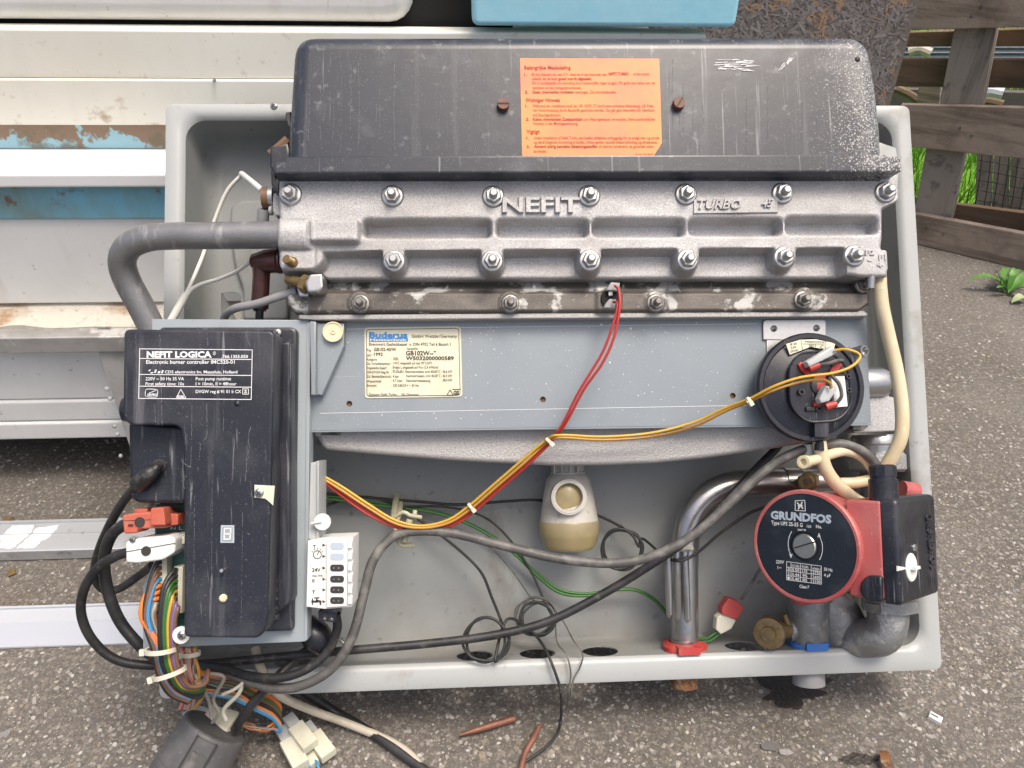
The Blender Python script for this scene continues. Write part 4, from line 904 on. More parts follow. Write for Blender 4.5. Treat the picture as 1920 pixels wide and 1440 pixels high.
# ---- pressure switch on the right
mb = MB(); pslab(mb, [(1431, 602), (1436, 599), (1544, 598), (1549, 602), (1549, 640), (1431, 637)], HP + .0005, HP + .003, .0008); pslab(mb, [(1438, 636), (1549, 636), (1545, 690), (1438, 690)], HP + .0004, HP + .0022, .0004); br = bp('galvanised_bracket', mb, 'zinc')
screw(1451, 616, HP + .003, .0036, br); screw(1531, 615, HP + .003, .0036, br)
HD = .158
pc = P(1521, 726, HD); k = MPP(HD)
rr_ = 105 * k
mb = MB(); mb.lathe(pc - NZ * .02, NZ, [(0, rr_ * .80), (.006, rr_ * .97), (.016, rr_), (.019, rr_), (.0215, rr_ * .97), (.0215, rr_ * .90), (.0195, rr_ * .87), (.0235, rr_ * .60), (.024, rr_ * .56), (.024, .001)], 64)
sw = bp('pressure_switch', mb, 'black')
mb = MB(); pslab(mb, rounded([(1498, 662), (1556, 658), (1592, 690), (1597, 760), (1572, 788), (1512, 792), (1482, 762), (1480, 690)], 22, 5), HD, HD + .010, .0015); bp('terminal_base', mb, 'black', sw)
mb = MB(); o_ = rounded([(1498, 662), (1556, 658), (1592, 690), (1597, 760), (1572, 788), (1512, 792), (1482, 762), (1480, 690)], 22, 5)
ol = pp(o_, HD + .010); mb.tube(ol + [ol[0]], .0013, 6, 1, caps=False); bp('base_rim', mb, 'black', sw)
mb = MB()
for (x, y, r) in ((1502, 735, .0035), (1590, 706, .0026), (1591, 732, .0026), (1534, 767, .003), (1500, 707, .0026)): mb.lathe(P(x, y, HD + .012), NZ, [(-.006, r), (.002, r * .92), (.002, r * .5), (-.001, r * .5)], 12)
mb.lathe(P(1535, 723, HD + .008), NZ, [(0, .010), (.004, .009), (.005, .006)], 24)
pslab(mb, [(1512, 763), (1530, 762), (1530, 771), (1512, 771)], HD + .006, HD + .013, .001); pslab(mb, [(1555, 680), (1566, 672), (1584, 688), (1584, 700), (1570, 698)], HD + .006, HD + .012, .001)
bp('contact_block', mb, 'rubber', sw)
for pts in ([(1497, 683), (1503, 678), (1510, 682), (1514, 692), (1520, 693), (1520, 704), (1510, 702), (1502, 694)], [(1519, 700), (1535, 698), (1550, 700), (1548, 712), (1530, 714)], [(1560, 690), (1572, 678), (1580, 682), (1570, 698), (1560, 704), (1553, 702)], [(1532, 718), (1548, 716), (1548, 728), (1540, 736), (1532, 730)], [(1526, 754), (1540, 752), (1540, 762), (1526, 762)]):
    mb = MB(); pslab(mb, pts, HD + .009, HD + .0135, .0008); bp('red_insulation', mb, 'red', sw)
for a, b in (((1517, 691), (1536, 684)), ((1548, 763), (1568, 757))):
    mb = MB(); mb.tube([P(*a, HD + .020), P(*b, HD + .021)], .0036, 12, 1, rr=[.0042, .0032]); bp('crimp_sleeve', mb, 'redcap', sw)
mb = MB(); pslab(mb, [(1558, 706), (1584, 705), (1590, 762), (1566, 764)], HD + .010, HD + .016, .0006); bp('white_block', mb, 'whiteplastic', sw)
mb = MB(); pslab(mb, [(1512, 678), (1560, 649), (1572, 662), (1527, 684), (1518, 688)], HD + .016, HD + .026, .002); pslab(mb, [(1536, 748), (1548, 722), (1562, 726), (1568, 724), (1570, 730), (1556, 752), (1540, 756)], HD + .016, HD + .026, .002); bp('clear_spade_cover', mb, 'clear', sw)
mb = MB(); mb.tube(W3([(1537, 684, HD + .021), (1555, 681, HD + .024), (1570, 676, HD + .022), (1580, 676, HD + .012)]), .0018, 8, 4); mb.tube(W3([(1568, 757, HD + .02), (1578, 742, HD + .024), (1573, 720, HD + .026), (1561, 706, HD + .022), (1560, 700, HD + .014)]), .0018, 8, 5); bp('jumper_wire', mb, 'rubber_grey', sw)
mb = MB(); Rb = [(1474, 645), (1500, 637), (1530, 636), (1558, 642), (1566, 645), (1563, 656), (1545, 655), (1520, 650), (1500, 658), (1481, 665)]
mb.slab(pp(Rb, HD + .0052), NZ, .0015); lbl = bp('round_label', mb, 'cream_label', sw)
mb = MB(); f = frp(HD + .0056); 
for i, (s_, x, y, hp, wp, dy) in enumerate([("220 VAC", 1482, 661, 4, 15, -3), ("0,2A", 1483, 654, 4, 10, -2), ("IP 40", 1482, 648, 4, 12, -2), ("C1", 1538, 653, 6, 10, 1), ("NO 3", 1518, 650, 4, 12, 0), ("PRESSOSTAT", 1510, 642, 3, 40, 1)]): text(mb, s_, f, x, y, hp, wp, .01, dy=dy)
line(mb, f, 1502, 638, 1505, 656, .7); line(mb, f, 1506, 645, 1550, 645, .7); bp('lettering', mb, 'ink', lbl)
mb = MB(); pslab(mb, [(1527, 790), (1556, 790), (1555, 820), (1528, 820)], HD - .02, HD + .009, .0015, 2); mb.tube(W3([(1537, 818, HD - .006), (1536, 845, HD - .006)]), .0050, 14, 1); bp('switch_spout', mb, 'black', sw)
mb = MB(); mb.lathe(P(1613, 659, HP + .012), (NZ * .8 + HX * .3).normalized(), [(-.01, .0065), (.004, .0065), (.006, .0058), (.006, .004), (.002, .0035)], 20); bp('zinc_eyelet', mb, 'zinc')
# translucent hoses beneath
mb = MB(); mb.tube(W3([(1536, 826, HD - .008), (1540, 850, HD - .010), (1548, 878, .146), (1566, 905, .142), (1600, 935, .138), (1632, 952, .128)]), .0068, 16, 6); bp('short_hose', mb, 'hose')
mb = MB(); mb.tube(W3([(1509, 866, .152), (1528, 862, .150), (1556, 852, .143), (1585, 846, .138), (1615, 856, .132), (1640, 885, .125)]), .0052, 16, 6); bp('tee_hose', mb, 'hose')
mb = MB(); mb.tube(W3([(1575, 906, .125), (1605, 905, .125), (1640, 898, .125)]), .0058, 16, 5); bp('link_hose', mb, 'hose')
mb = MB(); mb.lathe(P(1509, 866, .153), (NZ * .7 - HX * .7).normalized(), [(-.004, .0068), (.004, .0066), (.004, .0036), (.0, .0034)], 18); bp('hose_stub', mb, 'hose')
mb = MB(); mb.tube(W3([(1516, 832, .140), (1517, 858, .138)]), .0055, 14, 1); bp('clear_sleeve', mb, 'clear')
# right hand fittings
mb = MB(); c = P(1630, 718, .085); mb.lathe(c, HX, [(-.01, .018), (.012, .0175), (.018, .015)], 20); mb.lathe(c + HX * .018, HX, [(0, .011), (.010, .011)], 6); mb.lathe(c + HX * .026, HX, [(0, .004)] + [(.002 + .0015 * i, .0048 if i % 2 else .004) for i in range(8)], 12); bp('threaded_bolt', mb, 'zinc')
mb = MB(); pslab(mb, [(1600, 742), (1660, 728), (1668, 744), (1678, 745), (1680, 808), (1600, 812)], .02, .090, .006, 4); bp('cast_block', mb, 'cast')
mb = MB(); pslab(mb, [(1600, 785), (1628, 788), (1628, 800), (1618, 808), (1600, 806)], .09, .108, .002, 2); bp('clamp', mb, 'zinc_dull')
mb = MB(); c = P(1640, 815, .055); mb.lathe(c, -UY, [(0, .024), (.004, .026), (.010, .026), (.012, .024), (.03, .022)], 30); bp('union_collar', mb, 'chrome')
mb = MB(); mb.lathe(P(1645, 852, .058), -UY, [(-.002, .031), (.001, .034), (.016, .034), (.019, .031)], 6); bp('union_nut', mb, 'cast_iron', ang=20)
mb = MB(); mb.lathe(P(1645, 880, .055), -UY, [(0, .019), (.18, .019)], 24); bp('riser_pipe', mb, 'cast_iron')
# chrome pipe
mb = MB(); mb.tube(W3([(1560, 903, .050), (1490, 904, .050), (1420, 905, .050), (1370, 910, .050), (1330, 928, .050), (1302, 958, .049), (1288, 1000, .048), (1284, 1060, .047), (1284, 1140, .044), (1284, 1215, .040)]), .0150, 28, 6)
hp_ = bp('return_pipe', mb, 'chrome')
mb = MB(); pts = holec[4]; mb.tube([pts + UY * .01, pts - UY * .040], .014, 24, 1); bp('pipe_tail', mb, 'chrome')
mb = MB(); mb.tube([pts - UY * .026, pts - UY * .042], .0150, 24, 1); bp('rusty_thread', mb, 'rust')
mb = MB(); mb.lathe(P(1470, 904, .05), HX, [(0, .0150), (0, .0165), (.016, .0170), (.018, .0165)], 28); bp('pipe_socket', mb, 'chrome')
for i, x in enumerate((1252, 1269, 1286)):
    mb = MB(); y0 = 1032 + i; mb.tube(W3([(x + (0, 0, -2)[i], y0, .072 + .002 * (i == 1)), (x + 3, y0 + 120 + i * 4, .070), (x + 3, y0 + 126 + i * 4, .070)]), .0040, 14, 1, rr=[.0042, .0036, .001]); bp('sensor_pocket', mb, 'chrome')
mb = MB(); pslab(mb, [(1246, 1030), (1290, 1028), (1290, 1040), (1247, 1040)], .055, .068, .001); bp('pocket_clip', mb, 'zinc_dull')
mb = MB(); pslab(mb, [(1270, 1018), (1300, 1022), (1302, 1032), (1272, 1030)], .050, .070, .002, 3); bp('pipe_clip', mb, 'ivory')
# coloured seals
def seal(c, m, nm, tw=1.0):
    mb = MB(); n = sn; x = HX; y = n.cross(x)
    out = []
    for k_ in range(40):
        a = 2 * math.pi * k_ / 40; r = .024 * (1 + .10 * math.cos(3 * a + .6)); out.append(c + x * r * math.cos(a) * 1.02 + y * r * math.sin(a) * .95)
    inn = [c + (x * math.cos(2 * math.pi * k_ / 40) + y * math.sin(2 * math.pi * k_ / 40)) * .0152 for k_ in range(40)]
    up = [p + n * .005 for p in out]; iu = [p + n * .008 for p in inn]
    mb.rings([out, up, iu, inn], False, False)
    fr0 = c + (y if y.dot(NZ) > 0 else -y) * .022 + n * .004; yy = (y if y.dot(NZ) > 0 else -y)
    mb.obox(fr0, x * .012, yy * .006, n * .004)
    bp(nm, mb, m)
seal(holec[4], 'redcap', 'red_seal'); seal(holec[6], 'bluecap', 'blue_seal')
mb = MB(); c = holec[6]; mb.tube([c + UY * .03, c - UY * .045], .0150, 24, 1); bp('pipe_tail', mb, 'cast_iron')
mb = MB(); mb.tube([c - UY * .020, c - UY * .044], .0175, 24, 1); bp('pipe_cap', mb, 'silvertape')
# brass elbow near hose
mb = MB(); c = P(1515, 903, .078); dn = (NZ * .75 - HX * .55 ).normalized()
mb.lathe(c, dn, [(-.012, .011), (.004, .011)], 6); mb.lathe(c, dn, [(.004, .0088), (.010, .0088), (.012, .0075), (.012, .003), (.009, .003)], 20); bp('brass_fitting', mb, 'brass', ang=25)
# drain cock
mb = MB(); c = P(1443, 1186, .070); dn = (NZ * .85 - HX * .5).normalized()
mb.lathe(c, dn, [(-.006, .0165), (.002, .0175), (.005, .0165), (.006, .013), (.006, .008), (.010, .0075), (.010, .003)], 28); dc = bp('drain_cock', mb, 'brass')
mb = MB(); mb.tube([c - dn * .004, P(1475, 1180, .055), P(1500, 1178, .045)], .010, 16, 3); mb.tube([P(1478, 1172, .06), P(1470, 1152, .06)], .0035, 10, 1); mb.lathe(P(1437, 1158, .06), UY, [(-.006, .004), (.002, .004)], 8); bp('cock_body', mb, 'brass', dc)
mb = MB()
for i in range(9):
    a = P(1448 - i * 1.5 + 3 * math.sin(i * 2.2), 1200 + i * 3.0, .075 - i * .002); 
    rg = [a + (HX * math.cos(2 * math.pi * q / 8) * .0022 + (UY if i % 2 else NZ) * math.sin(2 * math.pi * q / 8) * .003) for q in range(9)]; mb.tube(rg, .0007, 5, 1)
bp('chain', mb, 'zinc_dull', dc)
# valve body below pump
mb = MB(); mb.tube(W3([(1515, 1110, .055), (1516, 1150, .055), (1518, 1200, .050), (1520, 1222, .045)]), .022, 26, 5, rr=[.024, .022, .020, .016])
mb.tube(W3([(1500, 1175, .05), (1475, 1180, .05)]), .014, 20, 1)
mb.tube(W3([(1535, 1120, .045), (1560, 1150, .04), (1580, 1185, .04), (1600, 1200, .045)]), .030, 26, 5, rr=[.022, .030, .030, .024])
mb.tube(W3([(1592, 1196, .05), (1625, 1196, .072), (1652, 1190, .085), (1664, 1165, .088), (1665, 1130, .088)]), .021, 26, 6, rr=[.021, .021, .0215, .021, .021]); bp('valve_casting', mb, 'cast_iron', ang=60)
mb = MB(); mb.lathe(P(1668, 1122, .086), -UY, [(0, .030), (.012, .030)], 8); mb.lathe(P(1660, 1145, .088), UY, [(0, .0215), (.01, .024)], 24); bp('flange_nut', mb, 'cast_iron', ang=20)
mb = MB(); mb.tube(W3([(1486, 1118, .07), (1500, 1128, .075), (1524, 1126, .075)]), .004, 8, 4); bp('red_spring', mb, 'pump')

# ---- pump
A = (-HX * .755 + NZ * .656).normalized(); Bn = (HX * .656 + NZ * .755).normalized(); Up = UY
A = (A + UY * .02).normalized(); Up = (UY - A * UY.dot(A)).normalized(); Bn = Up.cross(A).normalized()
PC = P(1509, 1024, .150)
kz = (PC - CAM).dot(R @ Vector((0, 0, 1)))
rf = 97 / F * kz * 1.01
mb = MB(); mb.lathe(PC, A, [(-.088, rf * .98), (-.060, rf * 1.0), (-.012, rf * 1.03), (-.003, rf * 1.08), (.0, rf * 1.075), (.0012, rf * 1.05), (.0012, rf * 1.0), (0, rf * .99), (0, .020), (-.007, .019), (-.007, .001)], 72)
pump = bp('circulation_pump', mb, 'pump')
mb = MB(); mb.lathe(PC, A, [(-.001, rf * .995), (.0008, rf * .99), (.0009, .0150), (-.003, .0140), (-.004, .0125), (-.004, .0001)], 72); face = bp('face_plate', mb, 'pumpblue', pump)
mb = MB(); mb.lathe(PC - A * .003, A, [(0, .0122), (.0045, .0122), (.0055, .0112), (.0055, .0001)], 36); bp('vent_screw', mb, 'zinc', pump)
def ff(x, y): return ipl(x, y, PC + A * .0012, A)
mb = MB(); a_, b_ = ipl(1491, 1027, PC + A * .0028, A), ipl(1527, 1016, PC + A * .0028, A); dd = (b_ - a_).normalized(); mb.obox((a_ + b_) / 2, dd * .0118, A.cross(dd) * .0007, A * .0003); bp('screw_slot', mb, 'ink', pump)
mb = MB(); text(mb, "GRUNDFOS", ff, 1445, 972, 14, 114, .05, dy=9); bp('pump_name', mb, 'greyprint', pump)
mb = MB()
text(mb, "Type UPS 25-55 G", ff, 1446, 983, 7, 59, .015, dy=5); text(mb, "130", ff, 1513, 989, 5, 8, .01, dy=1); text(mb, "No.", ff, 1530, 990, 6, 11, .015, dy=1); text(mb, "E30C*99", ff, 1496, 995, 3.5, 15, .02, dy=1)
for q in ([(1491, 939), (1509, 938)], [(1509, 938), (1510, 958)], [(1510, 958), (1491, 957)], [(1491, 957), (1491, 939)]): line(mb, ff, *q[0], *q[1], 1.2)
line(mb, ff, 1495, 943, 1505, 953, 2.2); line(mb, ff, 1504, 942, 1497, 954, 2.2); line(mb, ff, 1498, 949, 1503, 948, 3.5)
text(mb, "220V", ff, 1455, 1056, 6, 15, .01, dy=1); text(mb, "1~", ff, 1458, 1067, 6, 7, .01); text(mb, "50 Hz", ff, 1545, 1070, 6, 16, .01, dy=2); text(mb, "4 µF", ff, 1545, 1081, 6, 12, .01, dy=1); text(mb, "Class F", ff, 1499, 1102, 6, 18, .01, dy=2)
gx = [1475, 1483, 1501, 1521, 1540]; gy = [1053, 1063, 1070, 1079, 1087]
for i, x in enumerate(gx): line(mb, ff, x, 1053 + (x - 1475) * .13, x, 1087 + (x - 1475) * .13, .9)
for y in gy: line(mb, ff, 1475, y, 1540, y + 8.5, .9)
for r_, row in enumerate((("", "I1/1(A)", "P1(W)", "n/min-1"), ("3", "0.50", "110", "2750"), ("2", "0.44", "95", "2600"), ("1", "0.40", "85", "2100"))):
    for c_, s_ in enumerate(row):
        if s_: x = gx[c_] + 1.6; w_ = (4, 14, 12 if r_ == 0 else 9, 15)[c_]; text(mb, s_, ff, x + (0, 0, 2 if r_ else 1, 1)[c_], (1061.5, 1069.2, 1077.8, 1086)[r_] + (x - 1475) * .13, 5.2, w_, .012, dy=w_ * .13)
for s_ in (-1, 1):
    pts = [];
    for i in range(7):
        a = rad(-38 + i * 12); pts.append((1509 + s_ * 36 * math.cos(a) * .87 + (2 if s_ > 0 else 0), 1024 + 38 * math.sin(a) + s_ * 4))
    for i in range(6): line(mb, ff, *pts[i], *pts[i + 1], 1.2)
    t_ = pts[-1] if s_ < 0 else pts[0]; dv = 4 if s_ < 0 else -4
    line(mb, ff, t_[0], t_[1] + dv, t_[0] - 2, t_[1] - dv * .5, 1.4); line(mb, ff, t_[0], t_[1] + dv, t_[0] + 2, t_[1] - dv * .5, 1.4)
bp('pump_lettering', mb, 'paper', pump)
# terminal box: offsets a (along A), b (along Bn), u (along Up)
def pw(a, b, u): return PC + A * a + Bn * b + Up * u
def pbox(a0, a1, b0, b1, u0, u1, bev=.003, r=.005, mbx=None):
    mb = mbx or MB(); o = rrect(pw((a0 + a1) / 2, b1, (u0 + u1) / 2), A, Up, a1 - a0, u1 - u0, r, 5); mb.slab(o, Bn, b1 - b0, bev, 3); return mb
def prj(p):
    q = R.transposed() @ (p - CAM); return (round(960 + F * q.x / q.z), round(720 + F * q.y / q.z))
# solve box corners from pixels: front-left vertical edge (1608,..) , front-right edge x=1655 (seam), far right x=1755
pbA = -.010
def bof(px, py): q = ipl(px, py, PC + A * pbA, A); return (q - PC).dot(Bn), (q - PC).dot(Up)
b_l, u_t = bof(1609, 938); b_s, _ = bof(1652, 1000); b_r, u_b = bof(1690, 1138)
def aof(px, py, b): q = ipl(px, py, PC + Bn * b, Bn); return (q - PC).dot(A), (q - PC).dot(Up)
a_r, u_r = aof(1757, 1000, b_r)
print('pump box', b_l, b_s, b_r, u_t, u_b, a_r)
bp('terminal_housing', pbox(a_r * .97, pbA, min(b_l, .04), b_s, u_b + .004, u_t, .002, .003), 'pump', pump)
bc = bp('terminal_cover', pbox(a_r, pbA - .001, b_s + .0005, b_r, u_b, u_t + .003, .005, .006), 'black', pump)
mb = MB(); o = [ipl(x, y, PC + A * (pbA + .003), A) for x, y in rounded([(1611, 1110), (1614, 1090), (1626, 1079), (1653, 1080), (1654, 1130), (1630, 1128), (1618, 1122)], 7, 4)]; mb.slab(o, A, .02, .002, 3); bp('cover_flap', mb, 'black', pump)
def fb_(x, y): return ipl(x, y, PC + Bn * (b_r + .0006), Bn)
mb = MB(); kc = fb_(1709, 1064); mb.lathe(kc - Bn * .002, Bn, [(0, .0135), (.0022, .0135), (.003, .0125), (.003, .0001)], 32); kn = bp('speed_knob', mb, 'whiteplastic', pump)
mb = MB(); mb.obox(kc + Bn * .003, A * .0065, Up * .0014, Bn * .0030); mb.slab([fb_(1683, 1061), fb_(1698, 1064), fb_(1698, 1067), fb_(1683, 1071)], Bn, .001); bp('knob_handle', mb, 'whiteplastic', pump)
mb = MB(); mb.lathe(fb_(1716, 1027) - Bn * .001, Bn, [(0, .0040), (.0015, .0035), (.0018, .0002)], 14); bp('cover_screw', mb, 'zinc', pump)
mb = MB()
def ft(x, y): return ipl(x, y, PC + Bn * (b_r + .0002), Bn)
vs, fs = tmesh("GRUNDFOS", .03, 0.05); x0 = min(v.x for v in vs); x1 = max(v.x for v in vs)
o0 = ft(1735, 962); X = ft(1744, 1068) - o0; Y = ft(1745, 962) - o0
mb.add([o0 + X * ((v.x - x0) / (x1 - x0)) + Y * (v.y / .7) + Bn * (v.z * .018) for v in vs], fs)
for q in (((1741, 1077), (1752, 1076)), ((1752, 1076), (1754, 1096)), ((1754, 1096), (1743, 1098)), ((1743, 1098), (1741, 1077)), ((1744, 1081), (1751, 1094)), ((1751, 1080), (1745, 1095))): line(mb, ft, *q[0], *q[1], 1.0)
bp('embossed_name', mb, 'black', pump)
mb = MB(); gc = pw((a_r + pbA) / 2 + .018, (b_s) - .002, u_t); gc = ipl(1657, 930, gc, Bn)
mb.lathe(gc, Up, [(-.012, .0135), (.016, .0135), (.0165, .0118), (.020, .0118)], 24); gl = bp('cable_gland', mb, 'black', pump)
mb = MB(); mb.lathe(gc + Up * .0195, Up, [(0, .0128), (.009, .0128), (.011, .010)], 10); bp('gland_nut', mb, 'black', pump, ang=20)
mb = MB(); c = pw(-.085, .035, .05); mb.tube([P(1690, 918, .085), P(1717, 922, .082)], .010, 16, 1); bp('pump_lug', mb, 'pump', pump)

# ---- controller
HB = .140
mb = MB(); pslab(mb, [(285, 598), (579, 600), (573, 1203), (268, 1216), (268, 1100), (290, 1050), (290, 900), (285, 800)], HB - .0025, HB, .0006); mp_ = bp('mounting_plate', mb, 'plate')
mb = MB(); pslab(mb, [(575, 601), (582, 604), (576, 1200), (570, 1203)], HB - .02, HB + .001, .0005); bp('plate_fold', mb, 'plate', mp_)
mb = MB(); pslab(mb, rounded([(298, 613), (557, 613), (549, 1184), (335, 1190), (335, 960), (298, 955)], [8, 14, 8, 4, 4, 4]), HB, HB + .010, .003, 0); bp('controller_base', mb, 'black')
HK = .208
body = rounded([(232, 617), (515, 620), (503, 1150), (498, 1180), (485, 1197), (345, 1195), (345, 955), (342, 830), (338, 803), (325, 797), (244, 797), (230, 785)], [12, 14, 0, 14, 12, 10, 8, 0, 14, 12, 10, 10], 5)
mb = MB(); mb.slab(pp(body, HK), NZ, HK - HB - .004, .0022, 4); ctl = bp('burner_controller', mb, 'black')
mb = MB(); pslab(mb, [(240, 790), (350, 800), (350, 944), (254, 943), (243, 930)], HB, .184, .004, 10, 4); low_ = bp('controller_step', mb, 'black', ctl)
# chamfer block on right side
mb = MB(); pslab(mb, [(490, 640), (545, 640), (545, 1130), (500, 1165)], HB, HB + .03, .006, 8, 4); bp('side_shoulder', mb, 'black', ctl)
mb = MB()
for i in range(9): pslab(mb, [(498, 1018 + i * 17), (520, 1018 + i * 17), (520, 1026 + i * 17), (498, 1026 + i * 17)], HB + .03, HB + .038, .001)
bp('vent_rib', mb, 'black', ctl)
f = frp(HK + .0003); mb = MB()
for q in ((262, 654, 473, 656), (473, 656, 471, 749), (471, 749, 260, 747), (260, 747, 262, 654), (262, 672, 472, 674), (261, 702, 472, 704), (261, 724, 471, 726)): line(mb, f, *q, 1.3)
for s_, x, y, hp, wp, bo in (("NEFIT LOGICA", 275, 670, 11, 122, .045), ("®", 399, 666, 7, 6, 0), (".766.1355.050", 415, 671, 5.5, 50, .02), ("Electronic burner controller IMC520-01", 274, 682, 7, 166, .015), ("CDS electronics bv, Maassluis, Holland", 309, 700, 5.5, 136, .015),
    ("220V ~ 50 Hz 35 VA", 273, 713, 6, 72, .012), ("First safety time: 10s", 273, 722.5, 6, 72, .012), ("Post pump runtime", 367, 713, 6, 66, .012), ("I = 10min, II = 48hour", 367, 722.5, 6, 76, .012), ("DVGW reg # 91 01 b CX", 367, 737, 6, 85, .012), ("S", 458, 737, 6, 5, .02), ("GIVEG", 276, 742, 4, 18, .04), ("STAR", 333, 745, 3.5, 12, .05)): text(mb, s_, f, x, y, hp, wp, bo)
for q in ((455, 729, 466, 729), (466, 729, 466, 739), (466, 739, 455, 739), (455, 739, 455, 729), (331, 745, 339, 730), (339, 730, 348, 745), (331, 746, 348, 746), (280, 737, 292, 732)): line(mb, f, *q, 1.1)
rp = rounded([(273, 729), (296, 730), (295, 745), (272, 744)], 5)
for i in range(len(rp)): line(mb, f, *rp[i], *rp[(i + 1) % len(rp)], 1.2)
for q in ((283, 698, 5, 2), (291, 693, 3, 6), (297, 696, 4, 4), (304, 694, 3, 6), (280, 693, 3, 3)): mb.add([f(q[0], q[1]), f(q[0] - 2, q[1] + q[3]), f(q[0] + q[2] - 2, q[1] + q[3]), f(q[0] + q[2], q[1])], [(0, 1, 2, 3)])
bp('lettering', mb, 'paper', ctl)
mb = MB(); pslab(mb, [(414, 985), (439, 985), (439, 1018), (413, 1018)], HK - .001, HK + .0008, .0002); dsp = bp('digit_display', mb, 'greyprint', ctl)
mb = MB(); pslab(mb, [(416, 987), (437, 987), (436, 1015), (416, 1015)], HK + .0005, HK + .0012, .0002); bp('display_window', mb, 'plate', dsp) if False else B.part('display_window', mb, 'plate', ctl)
mb = MB(); f = frp(HK + .0016)
for q in ((421, 991, 433, 991), (421, 1001, 432, 1001), (420, 1011, 431, 1011), (421, 991, 420, 1011), (433, 991, 431, 1011)): line(mb, f, *q, 2.4)
B.part('display_digit', mb, 'whiteplastic', ctl)
def ringm(px, py, h, r0, r1, m, nm, parent, hh=.001):
    mb = MB(); mb.lathe(P(px, py, h) - NZ * .0005, NZ, [(0, r1), (hh, r1), (hh, r0), (0, r0)], 32, 0, False, False); B.part(nm, mb, m, parent)
ringm(361, 905, HK, .0066, .0078, 'black', 'moulded_ring', ctl)
ringm(420, 1069, HK, .0040, .0050, 'black', 'switch_ring', ctl); ringm(419, 1121, HK, .0038, .0046, 'black', 'button_ring', ctl)
mb = MB(); mb.lathe(P(419, 1121, HK), NZ, [(0, .0036), (.002, .0034), (.003, .002)], 14); B.part('white_button', mb, 'cream_plastic', ctl)
mb = MB(); mb.tube(W3([(421, 1069, HK - .001), (415, 1070, HK + .008)]), .0016, 10, 1); B.part('toggle_lever', mb, 'zinc', ctl)
mb = MB(); pslab(mb, [(477, 909), (515, 911), (512, 948), (501, 938), (497, 935), (477, 933)], HK + .0004, HK + .0016, .0003); B.part('white_tag', mb, 'ivory', ctl)
screw(486, 924, HK + .002, .0042, ctl); screw(520, 624, HB + .012, .0042, ctl)
mb = MB(); mb.lathe(P(341, 1190, HK - .02), NZ, [(0, .0078), (.002, .0078), (.0024, .006)], 24); B.part('white_washer', mb, 'whiteplastic', ctl)
screw(341, 1191, HK - .017, .0042, ctl)
ringm(299, 873, .1845, .0040, .0062, 'rubber', 'cable_grommet', ctl, .002)
mb = MB(); mb.lathe(P(233, 768, .19), -HX, [(-.008, .012), (.0, .011), (.002, .007)], 20); B.part('side_boss', mb, 'black', ctl)
mb = MB(); mb.ball(P(446, 757, HK - .002), .0035); B.part('moulded_dot', mb, 'black', ctl)
# circuit board & terminals
mb = MB(); pslab(mb, [(292, 946), (350, 946), (350, 1195), (292, 1192)], HB + .004, HB + .012, .0005); pcb = bp('circuit_board', mb, 'pcb')
mb = MB(); text(mb, "N L", frp(HB + .0125), 320, 993, 6, 22, .01); B.part('lettering', mb, 'paper', pcb)
for x0, y0, y1 in ((296, 1046, 1156), (326, 1062, 1150)):
    mb = MB(); pslab(mb, [(x0, y0), (x0 + 17, y0), (x0 + 15, y1), (x0 - 2, y1)], HB + .012, HB + .026, .001)
    tb = bp('terminal_block', mb, 'ivory')
    n_ = int((y1 - y0) / 10.5); mb = MB()
    for i in range(n_):
        y = y0 + 6 + i * 10.5; pslab(mb, [(x0 - 1, y), (x0 + 7, y), (x0 + 7, y + 6), (x0 - 1, y + 6)], HB + .026, HB + .0268)
    B.part('wire_slot', mb, 'ink', tb)
# red and white strain reliefs
mb = MB(); pslab(mb, [(229, 966), (252, 962), (312, 958), (313, 990), (258, 992), (256, 1000), (232, 1001)], HB + .016, HB + .045, .003, 4, 3); pslab(mb, [(282, 953), (306, 952), (308, 962), (310, 985), (282, 985)], HB + .03, HB + .052, .002, 3); pslab(mb, [(252, 954), (276, 953), (276, 964), (252, 965)], HB + .022, HB + .036, .002, 3)
rl = bp('orange_strain_relief', mb, 'terracotta')
mb = MB(); pslab(mb, [(310, 962), (334, 964), (334, 984), (310, 986)], HB + .012, HB + .036, .002, 3); B.part('plug_tail', mb, 'terracotta', rl)
mb = MB(); mb.lathe(P(262, 979, HB + .0455), NZ, [(0, .0046), (.0006, .0046)], 20); pslab(mb, [(240, 983), (249, 983), (249, 987), (240, 987)], HB + .045, HB + .0458); pslab(mb, [(232, 976), (282, 974), (282, 975), (232, 977)], HB + .045, HB + .0454); B.part('cable_hole', mb, 'ink', rl)
mb = MB(); pslab(mb, [(235, 1016), (258, 1010), (318, 1004), (329, 1010), (328, 1036), (305, 1050), (258, 1056), (236, 1055)], HB + .012, HB + .048, .003, 5, 3); wr = bp('white_strain_relief', mb, 'whiteplastic')
mb = MB(); mb.lathe(P(274, 1033, HB + .0485), NZ, [(0, .0044), (.0006, .0044)], 20); pslab(mb, [(236, 1034), (328, 1018), (328, 1019.2), (236, 1035.4)], HB + .047, HB + .0485); B.part('cable_hole', mb, 'ink', wr)
screw(249, 1012, HB + .048, .003, wr)
mb = MB(); pslab(mb, [(328, 1006), (346, 1004), (346, 1020), (328, 1022)], HB + .012, HB + .03, .001); bp('ivory_connector', mb, 'ivory')
